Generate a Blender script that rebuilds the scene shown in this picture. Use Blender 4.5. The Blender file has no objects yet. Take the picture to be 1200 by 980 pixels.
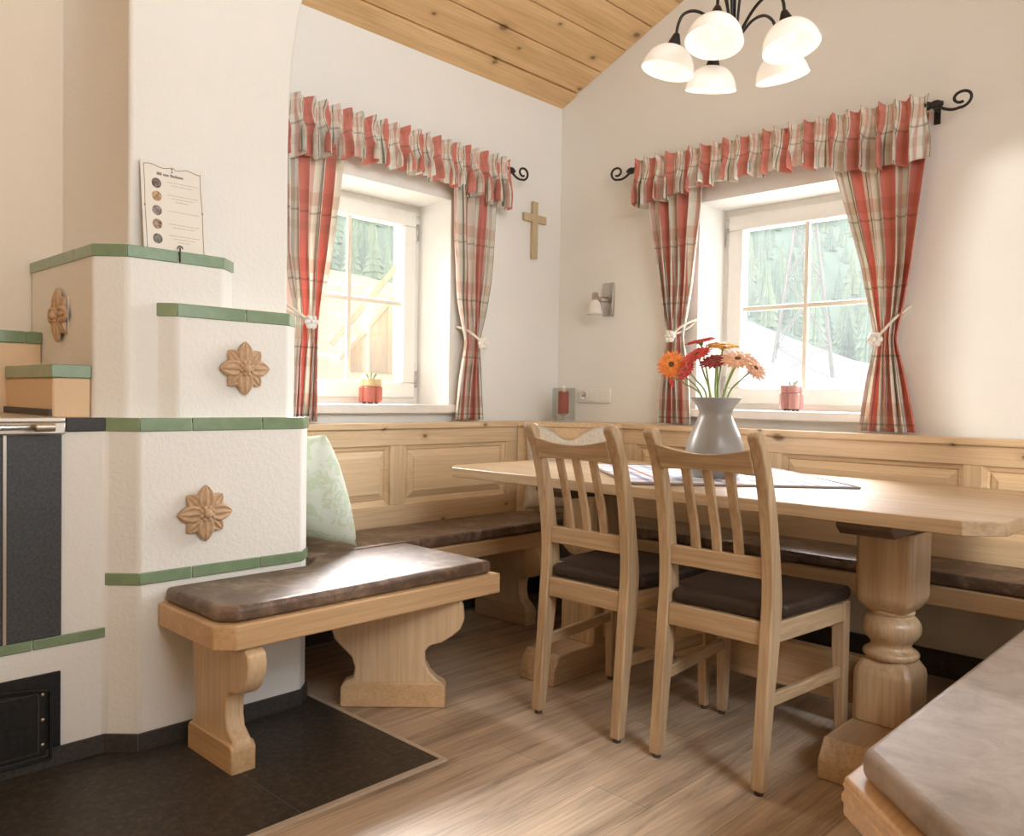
import bpy, bmesh, math, random
from mathutils import Vector, Matrix
random.seed(7)
scene = bpy.context.scene
C = scene.collection
PI = math.pi
R2 = math.sqrt(.5)

# ------------------------------------------------------------------ materials
def new_mat(name):
    m = bpy.data.materials.new(name); m.use_nodes = True
    nt = m.node_tree
    return m, nt, nt.nodes['Principled BSDF']

def node(nt, typ, **kw):
    n = nt.nodes.new(typ)
    for k, v in kw.items():
        setattr(n, k, v)
    return n

def ramp(nt, fac, stops, interp='LINEAR'):
    r = node(nt, 'ShaderNodeValToRGB'); r.color_ramp.interpolation = interp
    el = r.color_ramp.elements
    while len(el) > 1: el.remove(el[-1])
    el[0].position = stops[0][0]; el[0].color = (*stops[0][1], 1)
    for p, c in stops[1:]:
        e = el.new(p); e.color = (*c, 1)
    nt.links.new(fac, r.inputs['Fac'])
    return r.outputs['Color']

def mixc(nt, fac, a, b, mode='MIX'):
    m = node(nt, 'ShaderNodeMix', data_type='RGBA', blend_type=mode)
    for i, v in ((0, fac), (6, a), (7, b)):
        if isinstance(v, (int, float)): m.inputs[i].default_value = v
        elif isinstance(v, tuple): m.inputs[i].default_value = (*v, 1)
        else: nt.links.new(v, m.inputs[i])
    return m.outputs[2]

def coords(nt, scale=(1, 1, 1), rot=(0, 0, 0), loc=(0, 0, 0), kind='Object'):
    t = node(nt, 'ShaderNodeTexCoord'); m = node(nt, 'ShaderNodeMapping')
    m.inputs['Scale'].default_value = scale; m.inputs['Rotation'].default_value = rot
    m.inputs['Location'].default_value = loc
    nt.links.new(t.outputs[kind], m.inputs['Vector'])
    return m.outputs['Vector']

def noise(nt, vec, scale, detail=3, rough=.5, dist=0):
    n = node(nt, 'ShaderNodeTexNoise')
    n.inputs['Scale'].default_value = scale; n.inputs['Detail'].default_value = detail
    n.inputs['Roughness'].default_value = rough; n.inputs['Distortion'].default_value = dist
    nt.links.new(vec, n.inputs['Vector'])
    return n.outputs['Fac']

def bump(nt, bsdf, h, strength, dist=.01):
    b = node(nt, 'ShaderNodeBump'); b.inputs['Strength'].default_value = strength
    b.inputs['Distance'].default_value = dist
    nt.links.new(h, b.inputs['Height']); nt.links.new(b.outputs['Normal'], bsdf.inputs['Normal'])

def plain(name, col, rough=.5, metal=0, coat=0, noise_amt=.0, nscale=30):
    m, nt, b = new_mat(name)
    b.inputs['Base Color'].default_value = (*col, 1)
    b.inputs['Roughness'].default_value = rough; b.inputs['Metallic'].default_value = metal
    b.inputs['Coat Weight'].default_value = coat
    if noise_amt:
        f = noise(nt, coords(nt), nscale, 4)
        d = tuple(c * (1 - noise_amt) for c in col); l = tuple(min(1, c * (1 + noise_amt)) for c in col)
        nt.links.new(ramp(nt, f, [(.3, d), (.7, l)]), b.inputs['Base Color'])
    return m

def plaster(name, col, scale, strength):
    m, nt, b = new_mat(name)
    v = coords(nt)
    f = noise(nt, v, 2.5, 3)
    nt.links.new(ramp(nt, f, [(.3, tuple(c * .97 for c in col)), (.7, col)]), b.inputs['Base Color'])
    b.inputs['Roughness'].default_value = .9
    bump(nt, b, noise(nt, v, scale, 4, .6), strength, .006)
    return m

def wood(name, light, dark, axis, rough=.45, knots=0, figure=.8, coat=0, flat=None):
    m, nt, b = new_mat(name)
    ai = 'xyz'.index(axis)
    def sc(al, ac): s = [ac] * 3; s[ai] = al; return tuple(s)
    f = noise(nt, coords(nt, sc(.9, 9)), 1.6, 4, .55, .7)
    c = ramp(nt, f, [(.28, dark), (.5, tuple((a + d) / 2 for a, d in zip(light, dark))), (.72, light)])
    c = mixc(nt, 1 - figure, c, light)
    g = noise(nt, coords(nt, sc(3, 120)), 1, 2)
    c = mixc(nt, .25, c, ramp(nt, g, [(.35, tuple(x * .55 for x in dark)), (.6, light)]), 'MULTIPLY') if False else mixc(nt, .22, c, ramp(nt, g, [(.35, tuple(x * .6 for x in dark)), (.62, light)]))
    if knots:
        vo = node(nt, 'ShaderNodeTexVoronoi'); vo.inputs['Scale'].default_value = 1
        ks = list(sc(knots * .62, knots))
        kv = coords(nt, tuple(ks), loc=(.37, .21, .13))
        if flat:
            se = node(nt, 'ShaderNodeSeparateXYZ'); cb = node(nt, 'ShaderNodeCombineXYZ'); nt.links.new(kv, se.inputs[0])
            for i_, ax_ in enumerate([q for q in 'xyz' if q != flat]): nt.links.new(se.outputs['xyz'.index(ax_)], cb.inputs[i_])
            vo.voronoi_dimensions = '2D'; kv = cb.outputs[0]
        nt.links.new(kv, vo.inputs['Vector'])
        rv_ = node(nt, 'ShaderNodeSeparateXYZ'); nt.links.new(vo.outputs['Color'], rv_.inputs[0])
        mr_ = node(nt, 'ShaderNodeMapRange'); mr_.inputs[3].default_value = .75; mr_.inputs[4].default_value = 2.6; nt.links.new(rv_.outputs[0], mr_.inputs[0])
        mu_ = node(nt, 'ShaderNodeMath', operation='MULTIPLY'); nt.links.new(vo.outputs['Distance'], mu_.inputs[0]); nt.links.new(mr_.outputs[0], mu_.inputs[1])
        wob = node(nt, 'ShaderNodeMath', operation='MULTIPLY_ADD'); nt.links.new(f, wob.inputs[0]); wob.inputs[1].default_value = .05; nt.links.new(mu_.outputs[0], wob.inputs[2])
        sb_ = node(nt, 'ShaderNodeMath', operation='SUBTRACT'); nt.links.new(wob.outputs[0], sb_.inputs[0]); sb_.inputs[1].default_value = .02
        kd = sb_.outputs[0]
        halo = ramp(nt, kd, [(.0, (1, 1, 1)), (.09, (.35, .35, .35)), (.2, (0, 0, 0))])
        c = mixc(nt, halo, c, tuple(x * .62 for x in dark))
        core = ramp(nt, kd, [(.0, (.95, .95, .95)), (.045, (.8, .8, .8)), (.08, (0, 0, 0))])
        c = mixc(nt, core, c, (.20, .095, .04))
    nt.links.new(c, b.inputs['Base Color'])
    b.inputs['Roughness'].default_value = rough
    b.inputs['Coat Weight'].default_value = coat; b.inputs['Coat Roughness'].default_value = .25
    bump(nt, b, g, .06, .002)
    return m

PL, PD = (.82, .61, .385), (.62, .42, .225)
AL, AD = (.65, .47, .285), (.36, .23, .12)
M = {}
M['wall'] = plaster('wall plaster', (.855, .835, .785), 110, .25)
M['wall_tan'] = plaster('tan wall plaster', (.82, .73, .60), 90, .2)
M['stove_plaster'] = plaster('stove plaster', (.84, .815, .755), 75, .32)
M['masonry'] = plaster('warm-lit plaster', (.76, .55, .35), 80, .3)  # apricot tone puts warm lamp light into the plaster colour
for a in 'xyz':
    M['pine_' + a] = wood('pine ' + a, PL, PD, a, .42, 4.4 if a != 'z' else 6, flat={'x': 'y', 'y': 'x', 'z': None}[a])
    M['ash_' + a] = wood('ash ' + a, AL, AD, a, .32, 0, .9, .45)
M['pine_panel'] = wood('pine panel', PL, (.72, .50, .27), 'y', .42, 3.6, flat='x')
M['pine_panel_x'] = wood('pine panel x', PL, (.72, .50, .27), 'x', .42, 3.6, flat='y')
M['bench_wood'] = wood('bench rail pine', (.76, .515, .29), (.57, .355, .17), 'y', .4, 0)
M['bench_wood_x'] = wood('bench rail pine x', (.76, .515, .29), (.57, .355, .17), 'x', .4, 0)
M['ceiling'] = wood('ceiling pine', (.86, .585, .30), (.62, .37, .155), 'y', .5, 4.2, flat='z')
M['cross'] = wood('cross wood', (.60, .48, .30), (.48, .36, .2), 'z', .6)
M['dark_wood'] = wood('dark batten wood', (.16, .105, .07), (.10, .065, .045), 'y', .5)

def suede(name, dark, mid, light, rough, spec=.5):
    m, nt, b = new_mat(name)
    v = coords(nt)
    f = noise(nt, v, 11, 7, .72, .5)
    nt.links.new(ramp(nt, f, [(.3, dark), (.5, mid), (.74, light)]), b.inputs['Base Color'])
    b.inputs['Roughness'].default_value = rough
    b.inputs['Specular IOR Level'].default_value = spec
    bump(nt, b, noise(nt, v, 160, 3), .25, .003)
    return m
M['suede'] = suede('brown suede', (.07, .042, .028), (.15, .095, .062), (.40, .29, .215), .40, .6)
M['suede_chair'] = suede('dark brown leather', (.028, .018, .013), (.042, .027, .020), (.07, .046, .034), .48, .3)
M['suede_pale'] = suede('worn taupe leather', (.27, .22, .18), (.37, .30, .25), (.48, .41, .35), .42)
M['tile_green'] = plain('green glazed tile', (.20, .29, .165), .22, 0, .4, .10, 25)
M['tile_black'] = plain('black granite tile', (.035, .033, .032), .4, 0, 0, .5, 220)
M['grout'] = plain('tile grout', (.6, .56, .5), .9, 0, 0, .06)
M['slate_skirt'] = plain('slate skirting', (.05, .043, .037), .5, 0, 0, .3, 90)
M['terracotta'] = plain('terracotta relief', (.56, .375, .225), .7, 0, 0, .15, 60)
M['iron'] = plain('wrought iron', (.035, .033, .031), .45, .6, 0, .2, 60)
M['black_iron'] = plain('black cast iron', (.018, .017, .016), .5, .3, 0, .35, 70)
M['steel'] = plain('brushed steel', (.62, .56, .48), .32, 1, 0, .05, 200)
M['nickel'] = plain('satin nickel', (.55, .52, .48), .3, 1, 0, .03)
M['rivet'] = plain('pale rivet', (.5, .44, .36), .4, .8, 0, .05)
M['stone_panel'] = plain('dark slate panel', (.045, .05, .055), .38, 0, .2, .35, 130)
M['white_paint'] = plain('white window lacquer', (.86, .83, .77), .35, 0, .2, .02)
M['white_plastic'] = plain('white plastic', (.86, .83, .77), .35, 0, 0, .01)
M['grey_line'] = plain('grey recess', (.5, .48, .44), .5, 0, 0, .01)
M['glazing_bar'] = plain('beige glazing bar', (.72, .66, .54), .45, 0, 0, .02)
M['sill'] = plain('white sill board', (.84, .80, .73), .4, 0, .1, .03)
M['vase'] = plain('taupe vase glaze', (.27, .25, .225), .38, 0, .2, .03, 12)
M['rope'] = plain('cream cord', (.82, .76, .64), .85, 0, 0, .1, 300)
M['flower_white'] = plain('white fabric blossom', (.85, .82, .75), .8, 0, 0, .05, 80)
M['stem'] = plain('green flower stem', (.28, .42, .10), .5, 0, 0, .15, 40)
M['petal_red'] = plain('red petals', (.55, .045, .03), .6, 0, 0, .25, 60)
M['petal_dark'] = plain('wine red petals', (.30, .035, .04), .6, 0, 0, .25, 60)
M['petal_orange'] = plain('orange petals', (.85, .26, .05), .6, 0, 0, .2, 60)
M['petal_yellow'] = plain('amber petals', (.85, .43, .08), .6, 0, 0, .2, 60)
M['petal_peach'] = plain('peach petals', (.85, .48, .30), .6, 0, 0, .15, 60)
M['disc'] = plain('dark flower disc', (.12, .05, .02), .8, 0, 0, .4, 200)
M['candle'] = plain('red wax', (.42, .06, .05), .5, 0, 0, .1, 30)
M['glint_white'] = plain('glint white', (.86, .82, .75), .5, 0, 0, .02)
M['rubber'] = plain('dark felt glide', (.08, .06, .05), .8, 0, 0, .1)
M['trim_metal'] = plain('beige metal edge strip', (.62, .52, .40), .4, .3, 0, .05)
M['paper'] = plain('cream paper', (.80, .75, .66), .7, 0, 0, .02, 8)
M['ink'] = plain('grey ink', (.20, .18, .16), .8, 0, 0, .05)
M['ink_pale'] = plain('pale grey print', (.55, .51, .46), .8, 0, 0, .05)
for k, c in (('a', (.16, .13, .10)), ('b', (.42, .27, .15)), ('c', (.24, .21, .18)), ('d', (.34, .24, .18)), ('e', (.18, .17, .155))):
    M['photo_' + k] = plain('printed picture ' + k, c, .7, 0, 0, .7, 90)
M['bark'] = plain('conifer bark', (.18, .12, .08), .9, 0, 0, .2)
M['lattice'] = plain('galvanised lattice steel', (.30, .27, .22), .6, 0, 0, .05)
M['shed_wood'] = wood('weathered larch', (.46, .29, .13), (.36, .21, .09), 'z', .7)
M['shed_wall'] = plain('cream render', (.8, .72, .6), .9, 0, 0, .03)
M['roof'] = plain('grey roof', (.3, .27, .25), .8, 0, 0, .1)
M['pot_band'] = plain('amber rim', (.70, .50, .26), .4, 0, .3, .1, 40)
M['sprig'] = plain('grey green sprig', (.28, .35, .18), .6, 0, 0, .2, 50)

def conifer_mat():
    m, nt, b = new_mat('conifer needles')
    oi = node(nt, 'ShaderNodeObjectInfo')
    c = ramp(nt, oi.outputs['Random'], [(0, (.24, .36, .27)), (.5, (.34, .45, .29)), (1, (.48, .54, .30))])  # greens lightened to imitate sun and distance haze
    f = noise(nt, coords(nt), 1.5, 4)
    c = mixc(nt, f, c, (.20, .31, .24))
    nt.links.new(c, b.inputs['Base Color']); b.inputs['Roughness'].default_value = .9
    return m
M['needles'] = conifer_mat()

def cloth_mix(m, nt, b, col, trans):
    d = node(nt, 'ShaderNodeBsdfTranslucent')
    nt.links.new(col, d.inputs['Color']); nt.links.new(col, b.inputs['Base Color'])
    b.inputs['Roughness'].default_value = .9
    mx = node(nt, 'ShaderNodeMixShader'); mx.inputs[0].default_value = trans
    nt.links.new(b.outputs[0], mx.inputs[1]); nt.links.new(d.outputs[0], mx.inputs[2])
    nt.links.new(mx.outputs[0], nt.nodes['Material Output'].inputs['Surface'])

def fract(nt, sock, period, off=0):
    a = node(nt, 'ShaderNodeMath', operation='MULTIPLY_ADD'); nt.links.new(sock, a.inputs[0])
    a.inputs[1].default_value = 1 / period; a.inputs[2].default_value = off
    f = node(nt, 'ShaderNodeMath', operation='FRACT'); nt.links.new(a.outputs[0], f.inputs[0])
    return f.outputs[0]

def plaid():
    m, nt, b = new_mat('plaid curtain cloth')
    t = node(nt, 'ShaderNodeTexCoord'); s = node(nt, 'ShaderNodeSeparateXYZ')
    nt.links.new(t.outputs['UV'], s.inputs[0])
    cream, red, green, taupe, pink = (.95, .90, .79), (.76, .205, .125), (.16, .21, .12), (.64, .56, .45), (.80, .52, .42)
    cu = ramp(nt, fract(nt, s.outputs[0], .26), [(0, red), (.34, cream), (.40, green), (.425, cream), (.58, pink), (.66, cream), (.74, taupe), (.79, cream), (.87, green), (.895, cream), (.94, red)], 'CONSTANT')
    w = (1, 1, 1)
    cv = ramp(nt, fract(nt, s.outputs[1], .27, .2), [(0, w), (.30, (.90, .77, .70)), (.50, w), (.60, (.62, .62, .53)), (.63, w), (.76, (.90, .87, .82)), (.9, w)], 'CONSTANT')
    c = mixc(nt, 1, cu, cv, 'MULTIPLY')
    weave = noise(nt, coords(nt, (700, 700, 1), kind='UV'), 1, 2)
    c = mixc(nt, .35, c, mixc(nt, weave, tuple(.75 for _ in range(3)), c))
    cloth_mix(m, nt, b, c, .28)
    return m
M['plaid'] = plaid()

def blotch_cloth(name, base, print_col, scale, thr, trans=.1):
    m, nt, b = new_mat(name)
    v = coords(nt)
    f = noise(nt, v, scale, 3, .5, 1.5)
    c = ramp(nt, f, [(thr - .03, base), (thr, print_col), (thr + .1, print_col), (thr + .13, base)])
    cloth_mix(m, nt, b, c, trans)
    return m
M['pillow_green'] = blotch_cloth('pale green leaf print', (.82, .85, .78), (.69, .77, .60), 17, .52, .3)
M['pillow_cream'] = blotch_cloth('cream weave', (.82, .77, .67), (.74, .67, .56), 45, .55)

def runner_mat():
    m, nt, b = new_mat('checked table cloth')
    t = node(nt, 'ShaderNodeTexCoord'); s = node(nt, 'ShaderNodeSeparateXYZ')
    nt.links.new(t.outputs['UV'], s.inputs[0])
    w = (1, 1, 1)
    cu = ramp(nt, fract(nt, s.outputs[0], .25), [(0, w), (.3, (.45, .45, .58)), (.40, w), (.5, (.66, .26, .24)), (.56, w), (.78, (.6, .64, .78)), (.9, w)], 'CONSTANT')
    cv = ramp(nt, fract(nt, s.outputs[1], .25), [(0, w), (.3, (.45, .45, .58)), (.40, w), (.5, (.66, .26, .24)), (.56, w), (.78, (.6, .64, .78)), (.9, w)], 'CONSTANT')
    c = mixc(nt, 1, cu, cv, 'MULTIPLY')
    c = mixc(nt, 1, c, (.66, .65, .66), 'MULTIPLY')
    cloth_mix(m, nt, b, c, .05)
    return m
M['runner'] = runner_mat()
M['fringe'] = plain('taupe cloth edge', (.30, .25, .22), .9, 0, 0, .3, 400)

def floor_mat():
    m, nt, b = new_mat('vinyl plank floor')
    br = node(nt, 'ShaderNodeTexBrick'); br.offset = .37; br.offset_frequency = 2
    br.inputs['Color1'].default_value = (0, 0, 0, 1); br.inputs['Color2'].default_value = (1, 1, 1, 1)
    br.inputs['Mortar'].default_value = (.5, .5, .5, 1)
    br.inputs['Scale'].default_value = 1; br.inputs['Mortar Size'].default_value = .0006
    br.inputs['Brick Width'].default_value = 1.22; br.inputs['Row Height'].default_value = .18
    nt.links.new(coords(nt, rot=(0, 0, PI / 2), loc=(.3, .07, 0)), br.inputs['Vector'])
    c = ramp(nt, br.outputs['Color'], [(0, (.47, .345, .235)), (.5, (.53, .40, .28)), (1, (.58, .45, .32))])
    f = noise(nt, coords(nt, (9, .8, 1)), 1.3, 6, .65, 1.0)
    c = mixc(nt, .9, c, mixc(nt, 1, c, ramp(nt, f, [(.28, (.36, .33, .31)), (.5, (1, 1, 1)), (.72, (1.3, 1.28, 1.25))]), 'MULTIPLY'))
    g = noise(nt, coords(nt, (110, 3.5, 1)), 1, 3)
    c = mixc(nt, .5, c, mixc(nt, 1, c, ramp(nt, g, [(.3, (.6, .57, .54)), (.6, (1.1, 1.1, 1.1))]), 'MULTIPLY'))
    vo = node(nt, 'ShaderNodeTexVoronoi'); vo.inputs['Scale'].default_value = 1
    nt.links.new(coords(nt, (4.2, 1.7, 1)), vo.inputs['Vector'])
    c = mixc(nt, ramp(nt, vo.outputs['Distance'], [(0, (.7, .7, .7)), (.06, (.5, .5, .5)), (.13, (0, 0, 0))]), c, (.10, .065, .045))
    c = mixc(nt, br.outputs['Fac'], c, (.12, .08, .05))
    nt.links.new(c, b.inputs['Base Color'])
    b.inputs['Roughness'].default_value = .36
    bump(nt, b, g, .08, .002)
    return m
M['floor'] = floor_mat()

def hearth_mat():
    m, nt, b = new_mat('dark hearth tile')
    f = noise(nt, coords(nt), 55, 8, .8)
    c = ramp(nt, f, [(.36, (.018, .0145, .011)), (.52, (.046, .037, .028)), (.66, (.105, .082, .06))])
    nt.links.new(c, b.inputs['Base Color']); b.inputs['Roughness'].default_value = .48
    return m
M['hearth'] = hearth_mat()
M['joint'] = plain('hearth joint', (.26, .22, .18), .8, 0, 0, .05)

def glass(name, tint=(1, 1, 1), veil=0.0, rough=0.0, gl=.08):
    m = bpy.data.materials.new(name); m.use_nodes = True
    nt = m.node_tree; nt.nodes.remove(nt.nodes['Principled BSDF'])
    tr = node(nt, 'ShaderNodeBsdfTransparent'); tr.inputs[0].default_value = (*tint, 1)
    gls = node(nt, 'ShaderNodeBsdfGlossy'); gls.inputs['Roughness'].default_value = rough
    mx = node(nt, 'ShaderNodeMixShader'); mx.inputs[0].default_value = gl
    nt.links.new(tr.outputs[0], mx.inputs[1]); nt.links.new(gls.outputs[0], mx.inputs[2])
    out = mx
    if veil:
        d = node(nt, 'ShaderNodeBsdfTranslucent'); d.inputs[0].default_value = (.95, .93, .9, 1)
        m2 = node(nt, 'ShaderNodeMixShader')
        f = noise(nt, coords(nt), 3, 3)
        rr = node(nt, 'ShaderNodeMapRange'); rr.inputs[3].default_value = veil * .8; rr.inputs[4].default_value = veil * 1.2
        nt.links.new(f, rr.inputs[0]); nt.links.new(rr.outputs[0], m2.inputs[0])
        nt.links.new(mx.outputs[0], m2.inputs[1]); nt.links.new(d.outputs[0], m2.inputs[2])
        out = m2
    nt.links.new(out.outputs[0], nt.nodes['Material Output'].inputs['Surface'])
    return m
M['pane'] = glass('window glass with haze veil', veil=.018, gl=.04)  # translucent veil in the pane imitates haze over the view outside
M['lantern_glass'] = glass('clear lantern glass', (.93, .95, .94), gl=.10)
def jar_mat(name, col, alpha):
    m, nt, b = new_mat(name)
    b.inputs['Base Color'].default_value = (*col, 1); b.inputs['Roughness'].default_value = .15
    b.inputs['Transmission Weight'].default_value = alpha; b.inputs['IOR'].default_value = 1.2
    f = noise(nt, coords(nt), 20, 2)
    nt.links.new(ramp(nt, f, [(.3, tuple(x * .85 for x in col)), (.7, col)]), b.inputs['Base Color'])
    return m
M['jar_red'] = jar_mat('red pressed glass', (.66, .24, .19), .5)
M['jar_pink'] = jar_mat('dusky pink glass', (.62, .33, .29), .35)

def shade_mat():
    m, nt, b = new_mat('alabaster lamp glass')
    f = noise(nt, coords(nt, (1, 1, 1)), 22, 4, .6, 1.5)
    c = ramp(nt, f, [(.3, (.93, .90, .83)), (.7, (1, .98, .94))])
    nt.links.new(c, b.inputs['Base Color']); b.inputs['Roughness'].default_value = .25
    nt.links.new(c, b.inputs['Emission Color']); b.inputs['Emission Strength'].default_value = .22
    return m
M['shade'] = shade_mat()
def emis(name, col, s):
    m, nt, b = new_mat(name)
    b.inputs['Base Color'].default_value = (*col, 1)
    b.inputs['Emission Color'].default_value = (*col, 1); b.inputs['Emission Strength'].default_value = s
    return m
M['bulb'] = emis('warm bulb', (1, .84, .58), .7)
M['frosted'] = plain('frosted glass', (.82, .79, .72), .35, 0, 0, .02)

def ground_mat():
    m, nt, b = new_mat('meadow with snow')
    f = noise(nt, coords(nt, (.5, .18, .3), rot=(0, 0, .6)), .5, 5, .6, .5)
    s = node(nt, 'ShaderNodeSeparateXYZ'); t = node(nt, 'ShaderNodeTexCoord'); nt.links.new(t.outputs['Object'], s.inputs[0])
    mr = node(nt, 'ShaderNodeMath', operation='DIVIDE'); nt.links.new(s.outputs[0], mr.inputs[0]); nt.links.new(s.outputs[1], mr.inputs[1])
    ma = node(nt, 'ShaderNodeMapRange'); ma.inputs[1].default_value = -1.1; ma.inputs[2].default_value = -.65
    ma.inputs[3].default_value = -.09; ma.inputs[4].default_value = .36
    nt.links.new(mr.outputs[0], ma.inputs[0])
    ad = node(nt, 'ShaderNodeMath', operation='ADD'); nt.links.new(f, ad.inputs[0]); nt.links.new(ma.outputs[0], ad.inputs[1])
    grass = ramp(nt, noise(nt, coords(nt), .6, 4), [(.3, (.66, .56, .30)), (.7, (.80, .70, .42))])
    mask = ramp(nt, ad.outputs[0], [(.5, (0, 0, 0)), (.53, (1, 1, 1))])
    ln_ = node(nt, 'ShaderNodeVectorMath', operation='LENGTH'); nt.links.new(t.outputs['Object'], ln_.inputs[0])
    fm = node(nt, 'ShaderNodeMapRange'); fm.inputs[1].default_value = 94; fm.inputs[2].default_value = 100; nt.links.new(ln_.outputs['Value'], fm.inputs[0])
    snow = mixc(nt, mask, grass, (.92, .93, .96))
    nt.links.new(mixc(nt, fm.outputs[0], snow, (.26, .36, .24)), b.inputs['Base Color'])
    b.inputs['Roughness'].default_value = .9
    return m
M['ground'] = ground_mat()

# ------------------------------------------------------------------ mesh builder
class MB:
    def __init__(s): s.bm = bmesh.new(); s.uv = None
    def face(s, vs, smooth=False):
        try:
            f = s.bm.faces.new(vs); f.smooth = smooth; return f
        except ValueError: return None
    def box(s, x0, x1, y0, y1, z0, z1, mat=None):
        v = [s.bm.verts.new((x, y, z)) for z in (z0, z1) for x, y in ((x0, y0), (x1, y0), (x1, y1), (x0, y1))]
        if mat:
            for q in v: q.co = mat @ q.co
        for f in ((3, 2, 1, 0), (4, 5, 6, 7), (0, 1, 5, 4), (1, 2, 6, 5), (2, 3, 7, 6), (3, 0, 4, 7)): s.face([v[i] for i in f])
        return s
    def prism(s, poly, lo, hi, fn=None):
        """poly in 2D extruded lo..hi; fn(a,b,t) -> xyz, default z extrusion."""
        fn = fn or (lambda a, b, t: (a, b, t))
        A = [s.bm.verts.new(fn(a, b, lo)) for a, b in poly]; B = [s.bm.verts.new(fn(a, b, hi)) for a, b in poly]
        n = len(poly)
        s.face(A[::-1]); s.face(B)
        for i in range(n): s.face([A[i], A[(i + 1) % n], B[(i + 1) % n], B[i]])
        return s
    def tube(s, pts, r, seg=10, caps=True):
        pts = [Vector(p) for p in pts]; n = len(pts)
        rs = r if isinstance(r, (list, tuple)) else [r] * n
        rings = []; up = None
        for i, p in enumerate(pts):
            t = (pts[min(i + 1, n - 1)] - pts[max(i - 1, 0)]).normalized()
            if up is None: up = t.orthogonal().normalized()
            else:
                up = up - t * up.dot(t); up = up.normalized() if up.length > 1e-6 else t.orthogonal().normalized()
            w = t.cross(up)
            rings.append([s.bm.verts.new(p + (up * math.cos(2 * PI * k / seg) + w * math.sin(2 * PI * k / seg)) * rs[i]) for k in range(seg)])
        for a, b in zip(rings, rings[1:]):
            for k in range(seg): s.face([a[k], a[(k + 1) % seg], b[(k + 1) % seg], b[k]], True)
        if caps: s.face(rings[0][::-1]); s.face(rings[-1])
        return s
    def lathe(s, prof, c=(0, 0, 0), seg=32, mat=None, close=True):
        rings = []
        for r, z in prof:
            ring = []
            for k in range(seg):
                co = Vector((r * math.cos(2 * PI * k / seg), r * math.sin(2 * PI * k / seg), z))
                if mat: co = mat @ co
                ring.append(s.bm.verts.new(co + Vector(c)))
            rings.append(ring)
        for a, b in zip(rings, rings[1:]):
            for k in range(seg): s.face([a[k], a[(k + 1) % seg], b[(k + 1) % seg], b[k]], True)
        if close: s.face(rings[0][::-1]); s.face(rings[-1])
        return s
    def grid(s, fn, nu, nv, uv=None, closed_u=False):
        """fn(u,v) u,v in 0..1"""
        V = [[s.bm.verts.new(fn(i / nu, j / nv)) for i in range(nu + 1)] for j in range(nv + 1)]
        if uv and s.uv is None: s.uv = s.bm.loops.layers.uv.new('UVMap')
        for j in range(nv):
            for i in range(nu):
                f = s.face([V[j][i], V[j][i + 1], V[j + 1][i + 1], V[j + 1][i]], True)
                if uv and f:
                    for l, (a, b) in zip(f.loops, ((i, j), (i + 1, j), (i + 1, j + 1), (i, j + 1))): l[s.uv].uv = uv(a / nu, b / nv)
        return s
    def ball(s, c, r, sc=(1, 1, 1), seg=16, rot=None):
        res = bmesh.ops.create_uvsphere(s.bm, u_segments=seg, v_segments=max(6, seg // 2), radius=r)
        for v in res['verts']:
            co = Vector((v.co.x * sc[0], v.co.y * sc[1], v.co.z * sc[2]))
            if rot: co = rot @ co
            v.co = co + Vector(c)
        for v in res['verts']:
            for f in v.link_faces: f.smooth = True
        return s
    def build(s, name, mat, parent=None, bev=0, seg=2, sub=0, solid=0, sharp=40):
        bm = s.bm
        bmesh.ops.recalc_face_normals(bm, faces=bm.faces[:]) if not solid else None
        off = Vector((0, 0, 0))
        if parent:
            p = parent
            while p: off += p.location; p = p.parent
        else:
            co = [v.co for v in bm.verts]
            off = Vector(((min(v.x for v in co) + max(v.x for v in co)) / 2, (min(v.y for v in co) + max(v.y for v in co)) / 2, min(v.z for v in co)))
        if off.length: bmesh.ops.translate(bm, vec=-off, verts=bm.verts[:])
        me = bpy.data.meshes.new(name); bm.to_mesh(me); bm.free()
        me.materials.append(M[mat] if isinstance(mat, str) else mat)
        o = bpy.data.objects.new(name, me); C.objects.link(o)
        if parent: o.parent = parent
        else: o.location = off
        if bev:
            b = o.modifiers.new('bevel', 'BEVEL'); b.width = bev; b.segments = seg; b.limit_method = 'ANGLE'; b.angle_limit = math.radians(30)
            b.harden_normals = False
            for p in me.polygons: p.use_smooth = True
            me.set_sharp_from_angle(angle=math.radians(sharp))
        if solid:
            q = o.modifiers.new('solid', 'SOLIDIFY'); q.thickness = solid; q.offset = 0
        if sub:
            q = o.modifiers.new('sub', 'SUBSURF'); q.levels = sub; q.render_levels = sub
        return o

def tag(o, label=None, cat=None, group=None, kind=None):
    if label: o['label'] = label
    if cat: o['category'] = cat
    if group: o['group'] = group
    if kind: o['kind'] = kind
    return o
def thing(name, label, cat, loc, group=None, kind=None):
    o = bpy.data.objects.new(name, None); C.objects.link(o); o.location = loc; o.empty_display_size = .05
    return tag(o, label, cat, group, kind)
def copy_tree(o, parent=None):
    c = o.copy(); C.objects.link(c)
    if parent: c.parent = parent
    for ch in list(o.children): copy_tree(ch, c)
    return c
def struct(o): o['kind'] = 'structure'; return o
def lerp(a, b, t): return a + (b - a) * t
def pw(x, tab):
    """piecewise linear lookup"""
    if x <= tab[0][0]: return tab[0][1]
    for (a, b), (c, d) in zip(tab, tab[1:]):
        if x <= c: return lerp(b, d, (x - a) / (c - a))
    return tab[-1][1]
def smooth(x): x = max(0, min(1, x)); return x * x * (3 - 2 * x)
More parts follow.
